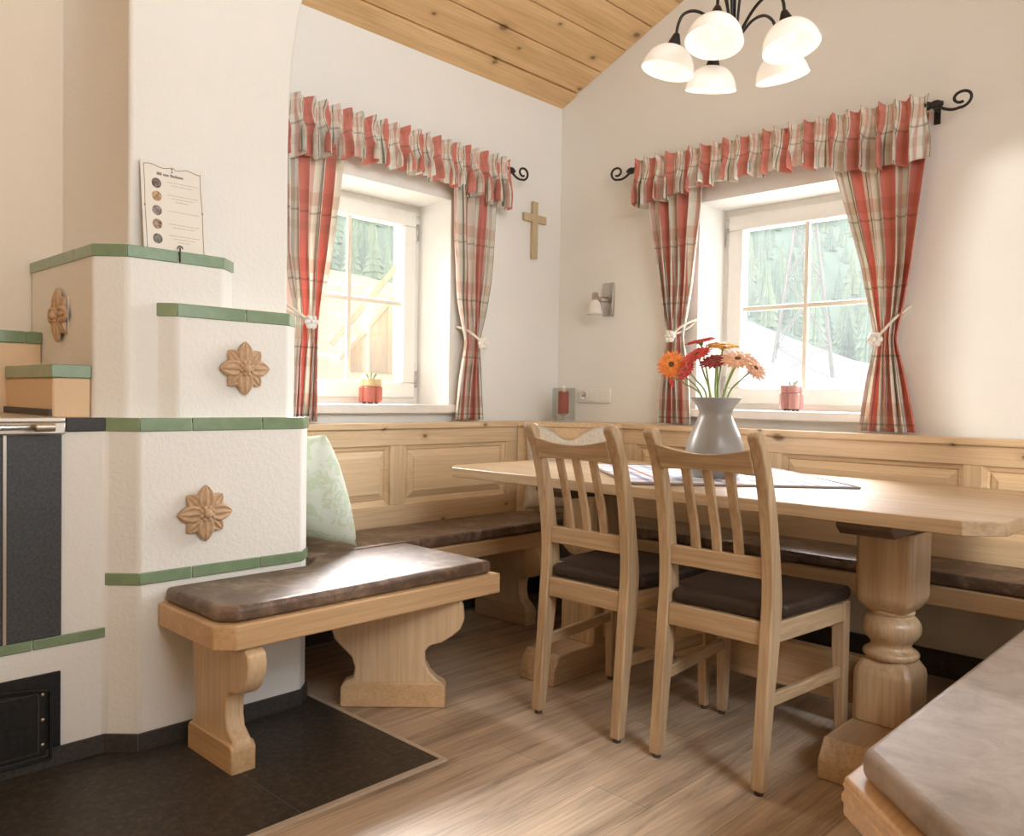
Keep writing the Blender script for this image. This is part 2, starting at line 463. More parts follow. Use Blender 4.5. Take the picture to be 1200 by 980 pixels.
def round_poly(pts, n=6, closed=True):
    """Catmull-Rom through points"""
    out = []; L = len(pts)
    for i in range(L if closed else L - 1):
        p0, p1, p2, p3 = (pts[(i + k) % L] if closed else pts[max(0, min(L - 1, i + k))] for k in (-1, 0, 1, 2))
        for s in range(n):
            t = s / n
            out.append(tuple(.5 * (2 * b + (c - a) * t + (2 * a - 5 * b + 4 * c - d) * t * t + (-a + 3 * b - 3 * c + d) * t ** 3) for a, b, c, d in zip(p0, p1, p2, p3)))
    if not closed: out.append(pts[-1])
    return out
def offset_poly(poly, d):
    """inset (d>0) of a CCW polygon"""
    out = []; n = len(poly)
    for i in range(n):
        p0, p1, p2 = Vector(poly[i - 1]), Vector(poly[i]), Vector(poly[(i + 1) % n])
        e1 = (p1 - p0).normalized(); e2 = (p2 - p1).normalized()
        n1 = Vector((-e1.y, e1.x)); n2 = Vector((-e2.y, e2.x))
        q = (n1 + n2); k = q.dot(n1)
        out.append(tuple(p1 + q * (d / k if abs(k) > .2 else d)))
    return out

# ------------------------------------------------------------------ room numbers (metres)
XA, YB = -2.95, 3.41          # window walls
SL = .44; ZC = 2.612          # ceiling slope and its height at wall A
def zceil(x): return ZC + SL * (x - XA)
AY0, AY1, BX0, BX1 = 1.81, 2.62, -2.085, -1.255   # window openings
ZS, ZT = 1.0, 1.968
TH = .34

# walls
w = MB()
for a in ((XA - TH, XA, 1.2, AY0, -.1, 2.75), (XA - TH, XA, AY1, YB + TH, -.1, 2.75), (XA - TH, XA, AY0, AY1, -.1, ZS - .04), (XA - TH, XA, AY0, AY1, ZT, 2.75)): w.box(*a)
struct(w.build('wall_left', 'wall'))
w = MB()
ext = lambda a, b, t: (a, t, b)
XR = 1.6
for poly in ([(XA, -.1), (BX0, -.1), (BX0, zceil(BX0) + .1), (XA, zceil(XA) + .1)], [(BX1, -.1), (XR, -.1), (XR, zceil(XR) + .1), (BX1, zceil(BX1) + .1)],
             [(BX0, -.1), (BX1, -.1), (BX1, ZS - .04), (BX0, ZS - .04)], [(BX0, ZT), (BX1, ZT), (BX1, zceil(BX1) + .1), (BX0, zceil(BX0) + .1)]):
    w.prism(poly, YB, YB + TH, ext)
struct(w.build('wall_back', 'wall'))
w = MB(); w.box(-3.4, -3.12, -3, 1.25, -.1, 2.75)
struct(w.build('wall_kitchen', 'wall_tan'))
w = MB(); w.box(-3.4, XR, -3.3, -3, -.1, 4.8)
struct(w.build('wall_front', 'wall_tan'))
# wall on the open side with a tall window
w = MB()
for a in ((XR, XR + .3, 3.3, 3.8, -.1, 4.8), (XR, XR + .3, 1.20, 3.3, -.1, .75), (XR, XR + .3, 1.20, 3.3, 2.54, 4.8)): w.box(*a)
w.prism([(-3, -.1), (1.2, -.1), (1.2, .75), (1.18, 1.5), (1.15, 1.74), (1.158, 1.85), (1.162, 2.19), (1.21, 2.38), (1.255, 2.54), (1.255, 4.8), (-3, 4.8)], XR, XR + .04, lambda a, b, t: (t, a, b))  # unseen opening edge shaped like a tied-back curtain to outline the sun patch
struct(w.build('wall_right', 'wall'))
# chimney breast above the stove: flares towards the ceiling on the window side
prof = [(.98, -.0), (1.512, -.0), (1.512, 1.9), (1.516, 2.05), (1.528, 2.2), (1.55, 2.35), (1.585, 2.5), (1.64, 2.66), (1.72, 2.83), (.98, 2.83)]
w = MB(); w.prism(prof, -3.13, -2.54, lambda a, b, t: (t, a, b))
struct(w.build('wall_chimney', 'stove_plaster', bev=.012, seg=3))
# floor
w = MB(); w.box(-3.4, XR + .3, -3.3, YB + TH, -.08, 0)
struct(w.build('floor', 'floor'))
w = MB()
HX, HY = -1.755, 1.545
jx, jy = .0015, 1.100
for x0, x1, y0, y1 in ((-2.372, HX, jy + jx, HY), (-3.1, -2.376, jy + jx, HY), (-2.372, HX, .36, jy - jx), (-3.1, -2.376, .36, jy - jx), (-2.372, HX, -.4, .357), (-3.1, -2.376, -.4, .357)):
    w.box(x0, x1, y0, y1, .0005, .006)
struct(w.build('floor_hearth', 'hearth'))
w = MB(); w.box(-3.1, HX, -.4, HY, .0003, .0045)
struct(w.build('trim_1', 'joint'))
w = MB(); w.box(HX, HX + .016, -.4, HY + .016, .0, .0075); w.box(-2.44, HX, HY, HY + .016, .0, .0075)
struct(w.build('trim_2', 'trim_metal'))
# ceiling of tongue-and-groove planks
w = MB()
def plank(x0, x1, drop=0):
    n = Vector((-SL, 0, 1)).normalized()
    p = []
    for x, h in ((x0, 0), (x1, 0), (x1, .02), (x0, .02)):
        q = Vector((x, 0, zceil(x))) + n * h - Vector((0, 0, drop)); p.append((q.x, q.z))
    w.prism(p, -3.3, YB, lambda a, b, t: (a, t, b))
plank(XA + .0, XA + .105, .012)
x = XA + .109
while x < XR + .3:
    plank(x, x + .151); x += .157
n = Vector((-SL, 0, 1)).normalized()
w.prism([(XA - .05, zceil(XA - .05) + .012), (XR + .3, zceil(XR + .3) + .012), (XR + .3, zceil(XR + .3) + .1), (XA - .05, zceil(XA - .05) + .1)], -3.3, YB + .3, lambda a, b, t: (a, t, b))
struct(w.build('ceiling', 'ceiling', bev=.003))
# dark skirting under bench on wall B
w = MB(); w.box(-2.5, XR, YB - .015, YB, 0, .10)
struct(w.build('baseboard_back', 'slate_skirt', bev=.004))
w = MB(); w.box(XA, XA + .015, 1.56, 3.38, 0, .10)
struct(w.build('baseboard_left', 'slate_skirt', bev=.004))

# ------------------------------------------------------------------ windows
def window(num, T, a0, a1):
    """T(a, d, z): a along wall, d depth outward from room face"""
    r = thing('window_%d' % num, None, None, T((a0 + a1) / 2, .25, ZS), kind='structure')
    def frame(mb, a0, a1, z0, z1, wd, d0, d1):
        for q in ((a0, a1, z1 - wd, z1), (a0, a1, z0, z0 + wd), (a0, a0 + wd, z0 + wd, z1 - wd), (a1 - wd, a1, z0 + wd, z1 - wd)):
            mb.prism([(q[0], q[2]), (q[1], q[2]), (q[1], q[3]), (q[0], q[3])], d0, d1, lambda a, b, t: T(a, t, b))
    m = MB(); frame(m, a0 - .02, a1 + .02, ZS - .03, ZT + .02, .068, .235, .315); m.build('window_frame', 'white_paint', r, bev=.004)
    m = MB(); frame(m, a0 + .028, a1 - .028, ZS + .028, ZT - .03, .075, .218, .285); m.build('sash', 'white_paint', r, bev=.006)
    g0, g1, h0, h1 = a0 + .1, a1 - .1, ZS + .1, ZT - .1
    m = MB(); m.box(0, 1, 0, 1, 0, 1, Matrix.Identity(4)) if False else None
    m = MB(); m.prism([(g0 - .01, h0 - .01), (g1 + .01, h0 - .01), (g1 + .01, h1 + .01), (g0 - .01, h1 + .01)], .252, .258, lambda a, b, t: T(a, t, b)); m.build('pane', 'pane', r)
    m = MB(); c = (g0 + g1) / 2; k = (h0 + h1) / 2 - .0
    m.prism([(c - .011, h0 - .005), (c + .011, h0 - .005), (c + .011, h1 + .005), (c - .011, h1 + .005)], .238, .2515, lambda a, b, t: T(a, t, b))
    m.prism([(g0 - .005, k - .011), (g1 + .005, k - .011), (g1 + .005, k + .011), (g0 - .005, k + .011)], .2395, .2513, lambda a, b, t: T(a, t, b))
    m.build('glazing_bars', 'glazing_bar', r, bev=.003)
    hin = a1 - .022 if num == 1 else a0 + .022
    for z in (ZS + .12, ZT - .13):
        m = MB(); m.tube([T(hin, .222, z - .04), T(hin, .222, z + .04)], .008, 10); m.build('hinge', 'nickel', r)
    m = MB(); m.prism([(a0 - .035, ZS - .04), (a1 + .035, ZS - .04), (a1 + .035, ZS), (a0 - .035, ZS)], -.035, -.001, lambda a, b, t: T(a, t, b))
    m.prism([(a0 + .002, ZS - .04), (a1 - .002, ZS - .04), (a1 - .002, ZS), (a0 + .002, ZS)], -.001, .26, lambda a, b, t: T(a, t, b)); m.build('window_sill', 'sill', r, bev=.005)
    return r
window(1, lambda a, d, z: (XA - d, a, z), AY0, AY1)
window(2, lambda a, d, z: (a, YB + d, z), BX0, BX1)

# ------------------------------------------------------------------ masonry stove
st = thing('tiled_stove', 'white plastered masonry stove stepped in tiers with green tile bands, black doors and flower reliefs', 'stove', (-2.7, .9, 0))
low = [(-2.385, .953), (-2.385, 1.48), (-2.436, 1.531), (-3.1, 1.531), (-3.1, .2), (-2.453, .2), (-2.453, .885)]
mid = [(-2.44, 1.083), (-2.44, 1.455), (-2.505, 1.52), (-3.0, 1.52), (-3.0, 1.0), (-2.523, 1.0)]
upp = [(-2.48, .952), (-2.48, 1.247), (-2.545, 1.312), (-3.0, 1.312), (-3.115, 1.2), (-3.115, .882), (-2.55, .882)]
m = MB(); m.prism(low, .0, .955); m.build('lower_body', 'stove_plaster', st, bev=.01, seg=3)
m = MB(); m.prism(mid, .95, 1.30); m.build('middle_tier', 'stove_plaster', st, bev=.01, seg=3)
m = MB(); m.prism(upp, .95, 1.46); m.build('upper_tier', 'stove_plaster', st, bev=.01, seg=3)
def band(path, z0, z1, joints, mat='tile_green', out=.004, gap=.0022, cap=0):
    """row of flat tiles along path edges; joints: list of fractions per edge"""
    mb = MB()
    P = [Vector(p) for p in path]
    nrm = []
    for a, b in zip(P, P[1:]): e = (b - a).normalized(); nrm.append(Vector((e.y, -e.x)))
    def corner(i, d):
        if i == 0: return P[0] + nrm[0] * d
        if i == len(P) - 1: return P[-1] + nrm[-1] * d
        q = nrm[i - 1] + nrm[i]; return P[i] + q * (d / q.dot(nrm[i]))
    for i in range(len(P) - 1):
        a, b = P[i], P[i + 1]; L = (b - a).length; e = (b - a) / L
        A0, A1, B0, B1 = corner(i, out), corner(i, -.008), corner(i + 1, out), corner(i + 1, -.008)
        fr = [0] + list(joints[i]) + [1]
        for f0, f1 in zip(fr, fr[1:]):
            def at(f, inner):
                if f == 0: return (A1 if inner else A0)
                if f == 1: return (B1 if inner else B0)
                return a + e * (L * f) + nrm[i] * (-.008 if inner else out)
            g0 = e * (gap / 2) if f0 > 0 else Vector((0, 0)); g1 = e * (gap / 2) if f1 < 1 else Vector((0, 0))
            q = [at(f0, 0) + g0, at(f1, 0) - g1, at(f1, 1) - g1, at(f0, 1) + g0]
            mb.prism([tuple(v) for v in q], z0, z1)
    return mb.build('tile_band', mat, st, bev=.0025, seg=2)
# paths run with outside on the right-hand side of travel
edge_low = [(-2.453, .885), (-2.385, .953), (-2.385, 1.48), (-2.436, 1.531)]
band(edge_low, .925, .964, [[], [.287, .72], []])
band(edge_low, .486, .521, [[], [.29, .71], []])
band([(-2.453, .2), (-2.453, .885)], .337, .366, [[.38, .727]])
band([(-2.453, .779), (-2.453, .885)], .925, .964, [[]], 'tile_black')
band([(-2.523, 1.0), (-2.44, 1.083), (-2.44, 1.455), (-2.505, 1.52)], 1.265, 1.305, [[], [.59], []])
band([(-3.115, .882), (-2.55, .882), (-2.48, .952), (-2.48, 1.247), (-2.545, 1.312)], 1.43, 1.466, [[.35, .74], [], [.51], []])
# slate plinth
m = MB()
pl = [(-2.453, .2), (-2.453, .885), (-2.385, .953), (-2.385, 1.48), (-2.436, 1.531)]
pin = [(p[0] - .02, p[1]) for p in pl]
for i in range(4):
    a, b = pl[i], pl[i + 1]
    e = (Vector(b) - Vector(a)).normalized(); nn = Vector((e.y, -e.x)) * .008
    q = [tuple(Vector(a) + nn), tuple(Vector(b) + nn), b, a]
    m.prism(q, .006, .06)
m.build('plinth', 'slate_skirt', st, bev=.002)
# flower reliefs
def relief(c, ex, en):
    ex, en, ez = Vector(ex), Vector(en), Vector((0, 0, 1)); c = Vector(c)
    m = MB()
    def P(a, b, h): return tuple(c + ex * a + ez * b + en * h)
    pl = MB(); s = .056
    pl.prism([(-s, -s), (s, -s), (s, s), (-s, s)], -.002, .0025, P)
    rel = m
    for k in range(8):
        an = k * PI / 4; big = k % 2 == 0; L = .083 if big else .076; wd = .0265 if big else .0245; lift = .005 if big else 0
        ca, sa = math.cos(an), math.sin(an)
        def f(u, v, ca=ca, sa=sa, L=L, wd=wd, lift=lift):
            r = .012 + u * (L - .012); v2 = v * 2 - 1
            hw = wd * (math.sin(PI * min(1, .12 + u * .88)) ** .75)
            h = .004 + lift + (.009 * (1 - abs(v2) ** 6) + .007 * math.exp(-(v2 / .15) ** 2) + .007 * math.exp(-((abs(v2) - .78) / .16) ** 2)) * math.sin(PI * (.22 + .68 * u)) ** .7
            t = hw * v2
            return P(r * ca - t * sa, r * sa + t * ca, max(.001, h))
        rel.grid(f, 12, 22)
    rel.ball(P(0, 0, .022), .014, (1, 1, 1), 12)
    for k in range(8):
        an = (k + .5) * PI / 4
        rel.ball(P(.0185 * math.cos(an), .0185 * math.sin(an), .022), .0055, seg=8)
    o = rel.build('flower_relief', 'terracotta', st, solid=.004)
    pl.build('backing_tile', 'stove_plaster', o, bev=.001)
relief((-2.385, 1.143, .678), (0, 1, 0), (1, 0, 0))
relief((-2.44, 1.296, 1.118), (0, 1, 0), (1, 0, 0))
relief((-2.808, .882, 1.272), (1, 0, 0), (0, -1, 0))
# kitchen masonry ledges with tile caps
m = MB(); m.box(-3.0, -2.556, .778, .880, .96, 1.075); m.build('front_ledge', 'masonry', st, bev=.006)
m = MB(); m.box(-3.115, -3.0, .2, .880, .96, 1.19); m.build('rear_ledge', 'masonry', st, bev=.006)
band([(-3.0, .778), (-2.556, .778), (-2.556, .880)], 1.075, 1.113, [[], []])
band([(-3.0, .2), (-3.0, .880)], 1.19, 1.228, [[.8, .93]])
m = MB(); m.box(-3.0, -2.56, .770, .7778, .958, .985); m.build('ledge_skirt', 'slate_skirt', st)
# cooking range: steel rim, dark panels, oven rail
m = MB(); m.box(-2.98, -2.444, .2, .777, .952, .966); m.box(-2.455, -2.444, .2, .777, .920, .952); m.build('steel_rim', 'steel', st, bev=.003)
m = MB(); m.tube([(-2.405, .2, .941), (-2.405, .70, .941)], .0075, 14)
m.build('rail', 'steel', st)
m = MB(); m.tube([(-2.405, .690, .941), (-2.405, .738, .941)], .0125, 18); m.box(-2.446, -2.405, .708, .722, .934, .948); m.build('rail_bracket', 'steel', st, bev=.002)
m = MB(); m.box(-2.456, -2.447, .635, .769, .366, .918); m.build('slate_panel', 'stone_panel', st, bev=.002)
m = MB(); m.box(-2.456, -2.447, .2, .627, .366, .918); m.build('slate_panel', 'stone_panel', st, bev=.002)
m = MB(); m.box(-2.4555, -2.4455, .627, .635, .366, .918); m.build('panel_seam', 'steel', st)
# ash door with arched frame
def arch(y0, y1, z0, z1, rise, n=12):
    return [(y0, z0), (y1, z0), (y1, z1 - rise)] + [(lerp(y1, y0, k / n), z1 - rise + rise * math.sin(PI * (.25 + .25 * 2 * (k / n)) ) - rise * .0 if False else z1 - rise + rise * (1 - ((k / n - .5) * 2) ** 2)) for k in range(1, n)] + [(y0, z1 - rise)]
fx = lambda a, b, t: (t, a, b)
ad = MB(); ad.prism([(.3, .012), (.768, .012), (.768, .268), (.3, .268)], -2.455, -2.447, fx)
door = ad.build('ash_door', 'black_iron', st, bev=.002)
m = MB()
outer = arch(.327, .744, .034, .249, .022); inner = arch(.334, .737, .041, .242, .022)
for (o1, i1) in ((outer, inner),):
    n_ = len(o1)
    for k in range(n_):
        k2 = (k + 1) % n_
        vs = []
        for (yy, zz) in (o1[k], o1[k2], i1[k2], i1[k]): vs.append((yy, zz))
        m.prism(vs, -2.4475, -2.437, fx)
m.build('door_rim', 'black_iron', door, bev=.001)
m = MB(); m.prism(arch(.342, .729, .048, .234, .022), -2.4475, -2.441, fx); m.build('door_leaf', 'black_iron', door, bev=.002)
m = MB()
for (a, b, c, d) in ((.708, .712, .06, .222), (.36, .363, .06, .222), (.36, .712, .058, .061), (.36, .712, .219, .222)): m.prism([(a, c), (b, c), (b, d), (a, d)], -2.442, -2.4385, fx)
m.build('inner_moulding', 'slate_skirt', door)
for z in (.078, .146, .215):
    m = MB(); m.ball((-2.4405, .721, z), .0055, (.6, 1, 1), 12); m.build('rivet', 'rivet', door)

# instruction sheet leaning on the chimney
sh = thing('instruction_sheet', 'printed paper sheet with five round pictures leaning on the chimney above the stove', 'paper', (-2.50, 1.105, 1.466))
def PS(a, b, t):   # a across, b up the sheet, t off the sheet
    k = .125
    return (-2.492 - b * k + t, a, 1.4675 + b * .992 + t * k)
m = MB(); m.prism([(1.004, 0), (1.197, 0), (1.197, .268), (1.004, .268)], 0, .0012, PS); m.build('sheet', 'paper', sh)
m = MB()
for seg_ in ([(1.014, 0), (1.014, .06), (1.0125, .13), (1.0145, .2), (1.0135, .255)], [(1.188, 0), (1.188, .07), (1.1895, .13), (1.187, .2), (1.188, .255)]):
    m.tube([PS(a, b, .0016) for a, b in seg_], .0008, 6)
m.tube([PS(1.0135 + .1745 * k / 16, .255 + .004 * math.sin(k * .9) * (1 if k < 9 else -1), .0016) for k in range(17)], .0009, 6)
for a, b in ((1.099, .253), (1.099, .244), (1.0125, .13), (1.1895, .13)): m.ball(PS(a, b, .0015), .0028, (.5, 1, 1), 8)
m.build('border', 'ink', sh)
for k, b in enumerate((.202, .162, .118, .076, .031)):
    m = MB(); m.prism([(1.050 - .001 * k + .0145 * math.cos(t * PI / 12), b + .0155 * math.sin(t * PI / 12)) for t in range(24)], .0012, .0016, PS); m.build('round_picture', 'photo_' + 'abcde'[k], sh)
m = MB(); a = 1.052; rh = random.Random(5)
for L in (4, 5, 12):
    for q in range(L):
        wd_ = rh.uniform(.0028, .0044); h_ = rh.choice((.0062, .0062, .009)); m.prism([(a, .228), (a + wd_ * .78, .228), (a + wd_ * .78, .228 + h_), (a, .228 + h_)], .0012, .0016, PS); a += wd_
    a += .004
m.build('heading_print', 'ink', sh)
rt = random.Random(3)
for b, rows in ((.210, 2), (.170, 3), (.120, 1), (.080, 2), (.045, 3)):
    m = MB()
    for q in range(rows):
        a = 1.082 + .012 * q * (rows > 1); end = 1.178 - .016 * q
        while a < end:
            L = rt.uniform(.004, .013); m.prism([(a, b - q * .0095), (min(end, a + L), b - q * .0095), (min(end, a + L), b - q * .0095 + .0022), (a, b - q * .0095 + .0022)], .0012, .0015, PS); a += L + .002
    m.build('printed_lines', 'ink_pale', sh)

# little key pin hooked over tile band edge
m = MB(); m.tube([(-2.474, 1.105, 1.434), (-2.474, 1.105, 1.478)], .0022, 8)
m.tube([(-2.474, 1.097, 1.473), (-2.474, 1.099, 1.479), (-2.474, 1.105, 1.482), (-2.474, 1.111, 1.479), (-2.474, 1.113, 1.473)], .0018, 8)
tag(m.build('wall_hook', 'iron'), 'tiny dark hook on green tile edge below the instruction sheet', 'hook')

# ------------------------------------------------------------------ wainscot panelling behind benches
def panelling(name, label, T, a0, a1, stiles, mats, zb=.36, end_lo=True, end_hi=True):
    """T(a,d,z), d = distance toward the room from the panel face"""
    r = thing(name, label, 'wall panelling', T((a0 + a1) / 2, 0, zb))
    q = lambda mb, x0, x1, z0, z1, d0, d1: mb.prism([(x0, z0), (x1, z0), (x1, z1), (x0, z1)], d0, d1, lambda a, b, t: T(a, t, b))
    m = MB(); q(m, a0, a1, zb, .9, -.05, -.022); m.build('backboard', mats[1], r)
    m = MB(); q(m, a0, a1, .82, .9, -.022, 0); m.build('top_rail', mats[0], r, bev=.003)
    m = MB(); q(m, a0, a1, zb, .562, -.022, 0); m.build('bottom_rail', mats[0], r, bev=.003)
    for s0, s1 in stiles:
        m = MB(); q(m, s0, s1, .562, .82, -.022, -.0005); m.build('stile', mats[2], r, bev=.002)
    m = MB(); q(m, a0, a1, .893, .921, -.05, .014); m.build('cap_ledge', mats[0], r, bev=.005, seg=3)
    ed = [s for p in stiles for s in p]
    ed = ed[1:-1]
    for p0, p1 in zip(ed[0::2], ed[1::2]):
        if p1 - p0 < .06: continue
        m = MB(); z0, z1 = .562, .82
        # moulded bead, sloping raised field
        for rings in ([(0, -.010), (.016, -.014), (.022, -.022), (.026, -.018), (.050, -.008), (.052, -.004)],):
            V = []
            for ins, d in rings:
                V.append([m.bm.verts.new(T(a, d, z)) for a, z in ((p0 + ins, z0 + ins), (p1 - ins, z0 + ins), (p1 - ins, z1 - ins), (p0 + ins, z1 - ins))])
            for A, B in zip(V, V[1:]):
                for k in range(4): m.face([A[k], A[(k + 1) % 4], B[(k + 1) % 4], B[k]])
            m.face(V[-1])
        m.build('raised_panel', mats[1], r)
    return r
panelling('wall_panelling', 'pine panelling with two raised panels under the window beside the stove', lambda a, d, z: (-2.87 + d, a, z), 1.56, 3.018,
          [(1.56, 1.62), (2.216, 2.30), (2.937, 3.018)], ('pine_y', 'pine_panel', 'pine_z'))
panelling('wall_panelling', 'long pine panelling with raised panels under the window behind the dining table', lambda a, d, z: (a, 3.33 - d, z), -2.444, .9,
          [(-2.444, -2.367), (-1.69, -1.61), (-.907, -.845), (-.05, .02), (.82, .9)], ('pine_x', 'pine_panel_x', 'pine_z'))
m = thing('wall_panelling', 'plain diagonal pine corner board between the two panelled runs', 'wall panelling', (-2.66, 3.17, .36))
dv = Vector((.426, .312)).normalized(); nv = Vector((dv.y, -dv.x))
b = MB(); A = Vector((-2.87, 3.018)); B_ = Vector((-2.444, 3.33)); q = -nv * .03
b.prism([tuple(A), tuple(B_), tuple(B_ + q), tuple(A + q)], .36, .9); b.build('board', 'pine_panel_x', m, bev=.002)
b = MB(); A2 = A + nv * .012; B2 = B_ + nv * .012
b.prism([(-2.872, 3.022), tuple(A2 + dv * .005), tuple(B2 - dv * .005), (-2.44, 3.332), (-2.44, 3.408), (-2.945, 3.408), (-2.945, 3.022)], .894, .920); b.build('shelf', 'pine_x', m, bev=.004)

# ------------------------------------------------------------------ benches
leg_front = [(.046, .36), (.072, .345), (.078, .315), (.072, .285), (.052, .25), (.025, .228), (-.015, .222), (-.036, .215), (-.046, .19), (-.047, .15), (-.038, .115), (-.015, .098)]
def scallop(depth):
    """profile (a,z): a=0 at the toe, negative to the back; depth = how far back"""
    p = [(-depth, 0), (0, 0), (0, .075), (-.006, .09)] + [(a, z) for a, z in reversed(leg_front)] + [(.04, .366), (-depth + .02, .366), (-depth + .0, .33), (-depth + .012, .2), (-depth + .03, .12), (-depth, .08)]
    return p
def bench(name, label, loc, seat, cush, legs, wood_m, cush_m, cush_label, z0=.362, ct=.475, grp=None):
    r = thing(name, label, 'bench', loc)
    m = MB(); m.prism(seat, z0, .430); m.build('seat_frame', wood_m, r, bev=.006, seg=3)
    for fn, prof, t0, t1 in legs:
        m = MB(); m.prism(prof, t0, t1, fn); lg = m.build('leg', 'pine_z', r, bev=.006, seg=2)
        lo_ = min(a for a, b in prof if b < .05); 
        m = MB(); m.prism([(lo_ - .004, 0), (.004 + max(a for a, b in prof if b < .05), 0), (.004 + max(a for a, b in prof if b < .05), .068), (max(a for a, b in prof if b < .05) - .008, .084), (lo_ + .008, .084), (lo_ - .004, .068)], t0 - .009, t1 + .009, fn)
        m.build('leg_foot', 'bench_wood_x', lg, bev=.005)
    c = MB(); c.prism(cush, .4305, ct)
    o = c.build('bench_cushion', cush_m, bev=.016, seg=4)
    tag(o, cush_label, 'cushion')
    return r
# stove bench
seat = [(-2.380, 1.005), (-2.045, 1.005), (-2.0, 1.05), (-2.0, 2.03), (-2.499, 2.03), (-2.499, 1.575), (-2.452, 1.555), (-2.380, 1.487)]
cush = [(-2.372, 1.02), (-2.060, 1.02), (-2.018, 1.062), (-2.018, 2.005), (-2.494, 2.005), (-2.494, 1.585), (-2.449, 1.566), (-2.372, 1.492)]
toe1 = lambda a, b, t: (-2.067 + a, t, b)
d45 = [(.0, 0), (.05, .004), (.29, .004), (.341, 0), (.345, .06), (.338, .082), (.315, .094), (.292, .118), (.275, .15), (.274, .185), (.292, .207), (.33, .216), (.365, .238), (.392, .262), (.405, .295), (.402, .335), (.39, .366),
       (-.03, .366), (-.045, .33), (-.042, .28), (-.027, .225), (.005, .192), (.032, .165), (.042, .13), (.038, .096), (.012, .085), (0, .068)]
fd = lambda a, b, t: (-2.294 + (a - t) * R2, 1.581 + (a + t) * R2, b)
bench('stove_bench', 'short pine bench wrapped around the white stove with two scalloped board legs', (-2.2, 1.5, 0), seat, cush,
      [(toe1, scallop(.258), 1.08, 1.135), (fd, d45, 0, .05)], 'bench_wood', 'suede', 'brown suede cushion on the short bench at the stove')
m = thing
# bench A (under first window)
seatA = [(-2.5, 1.56), (-2.5, 2.978), (-2.5, 3.24), (-2.86, 2.99), (-2.866, 2.985), (-2.866, 1.56)]
cushA = [(-2.503, 1.575), (-2.503, 2.94), (-2.535, 3.20), (-2.845, 2.99), (-2.858, 2.98), (-2.858, 1.575)]
bench('window_bench', 'pine wall bench below the window next to the stove', (-2.68, 2.3, 0), seatA, cushA,
      [(lambda a, b, t: (-2.530 + a, t, b), scallop(.33), 2.74, 2.795)], 'bench_wood', 'suede', 'brown suede cushion under the window nearest the stove')
seatB = [(-2.498, 2.98), (.9, 2.98), (.9, 3.326), (-2.43, 3.326), (-2.498, 3.26)]
cushB = [(-2.494, 2.99), (.88, 2.99), (.88, 3.318), (-2.40, 3.318), (-2.494, 3.22)]
bench('window_bench', 'long pine wall bench behind the dining table', (-.8, 3.15, 0), seatB, cushB,
      [(lambda a, b, t: (t, 3.01 - a, b), scallop(.32), x_, x_ + .055) for x_ in (-2.25, .5)], 'bench_wood_x', 'suede', 'long brown suede cushion behind the dining table')
# bench on the open side, chamfered corner
seatR = [(-.53, 1.345), (-.23, 1.06), (.25, 1.06), (.25, 2.90), (-.53, 2.90)]
cushR = offset_poly(seatR, .024)
r = bench('side_bench', 'pine bench with angled end in the foreground beside the table end', (-.1, 1.9, 0), seatR, cushR,
      [(lambda a, b, t: (t, 1.36 - a, b), scallop(.3), .0, .055), (lambda a, b, t: (t, 2.6 - a, b), scallop(.3), -.2, -.145)], 'bench_wood', 'suede_pale', 'pale taupe leather cushion on the foreground bench', z0=.365, ct=.482)
m = MB()
P_ = [Vector(p) for p in seatR]
o2 = offset_poly(seatR, -.003)
m.prism(o2, .388, .404); m.prism(offset_poly(seatR, -.0018), .412, .42); m.build('moulding', 'bench_wood', r, bev=.004)

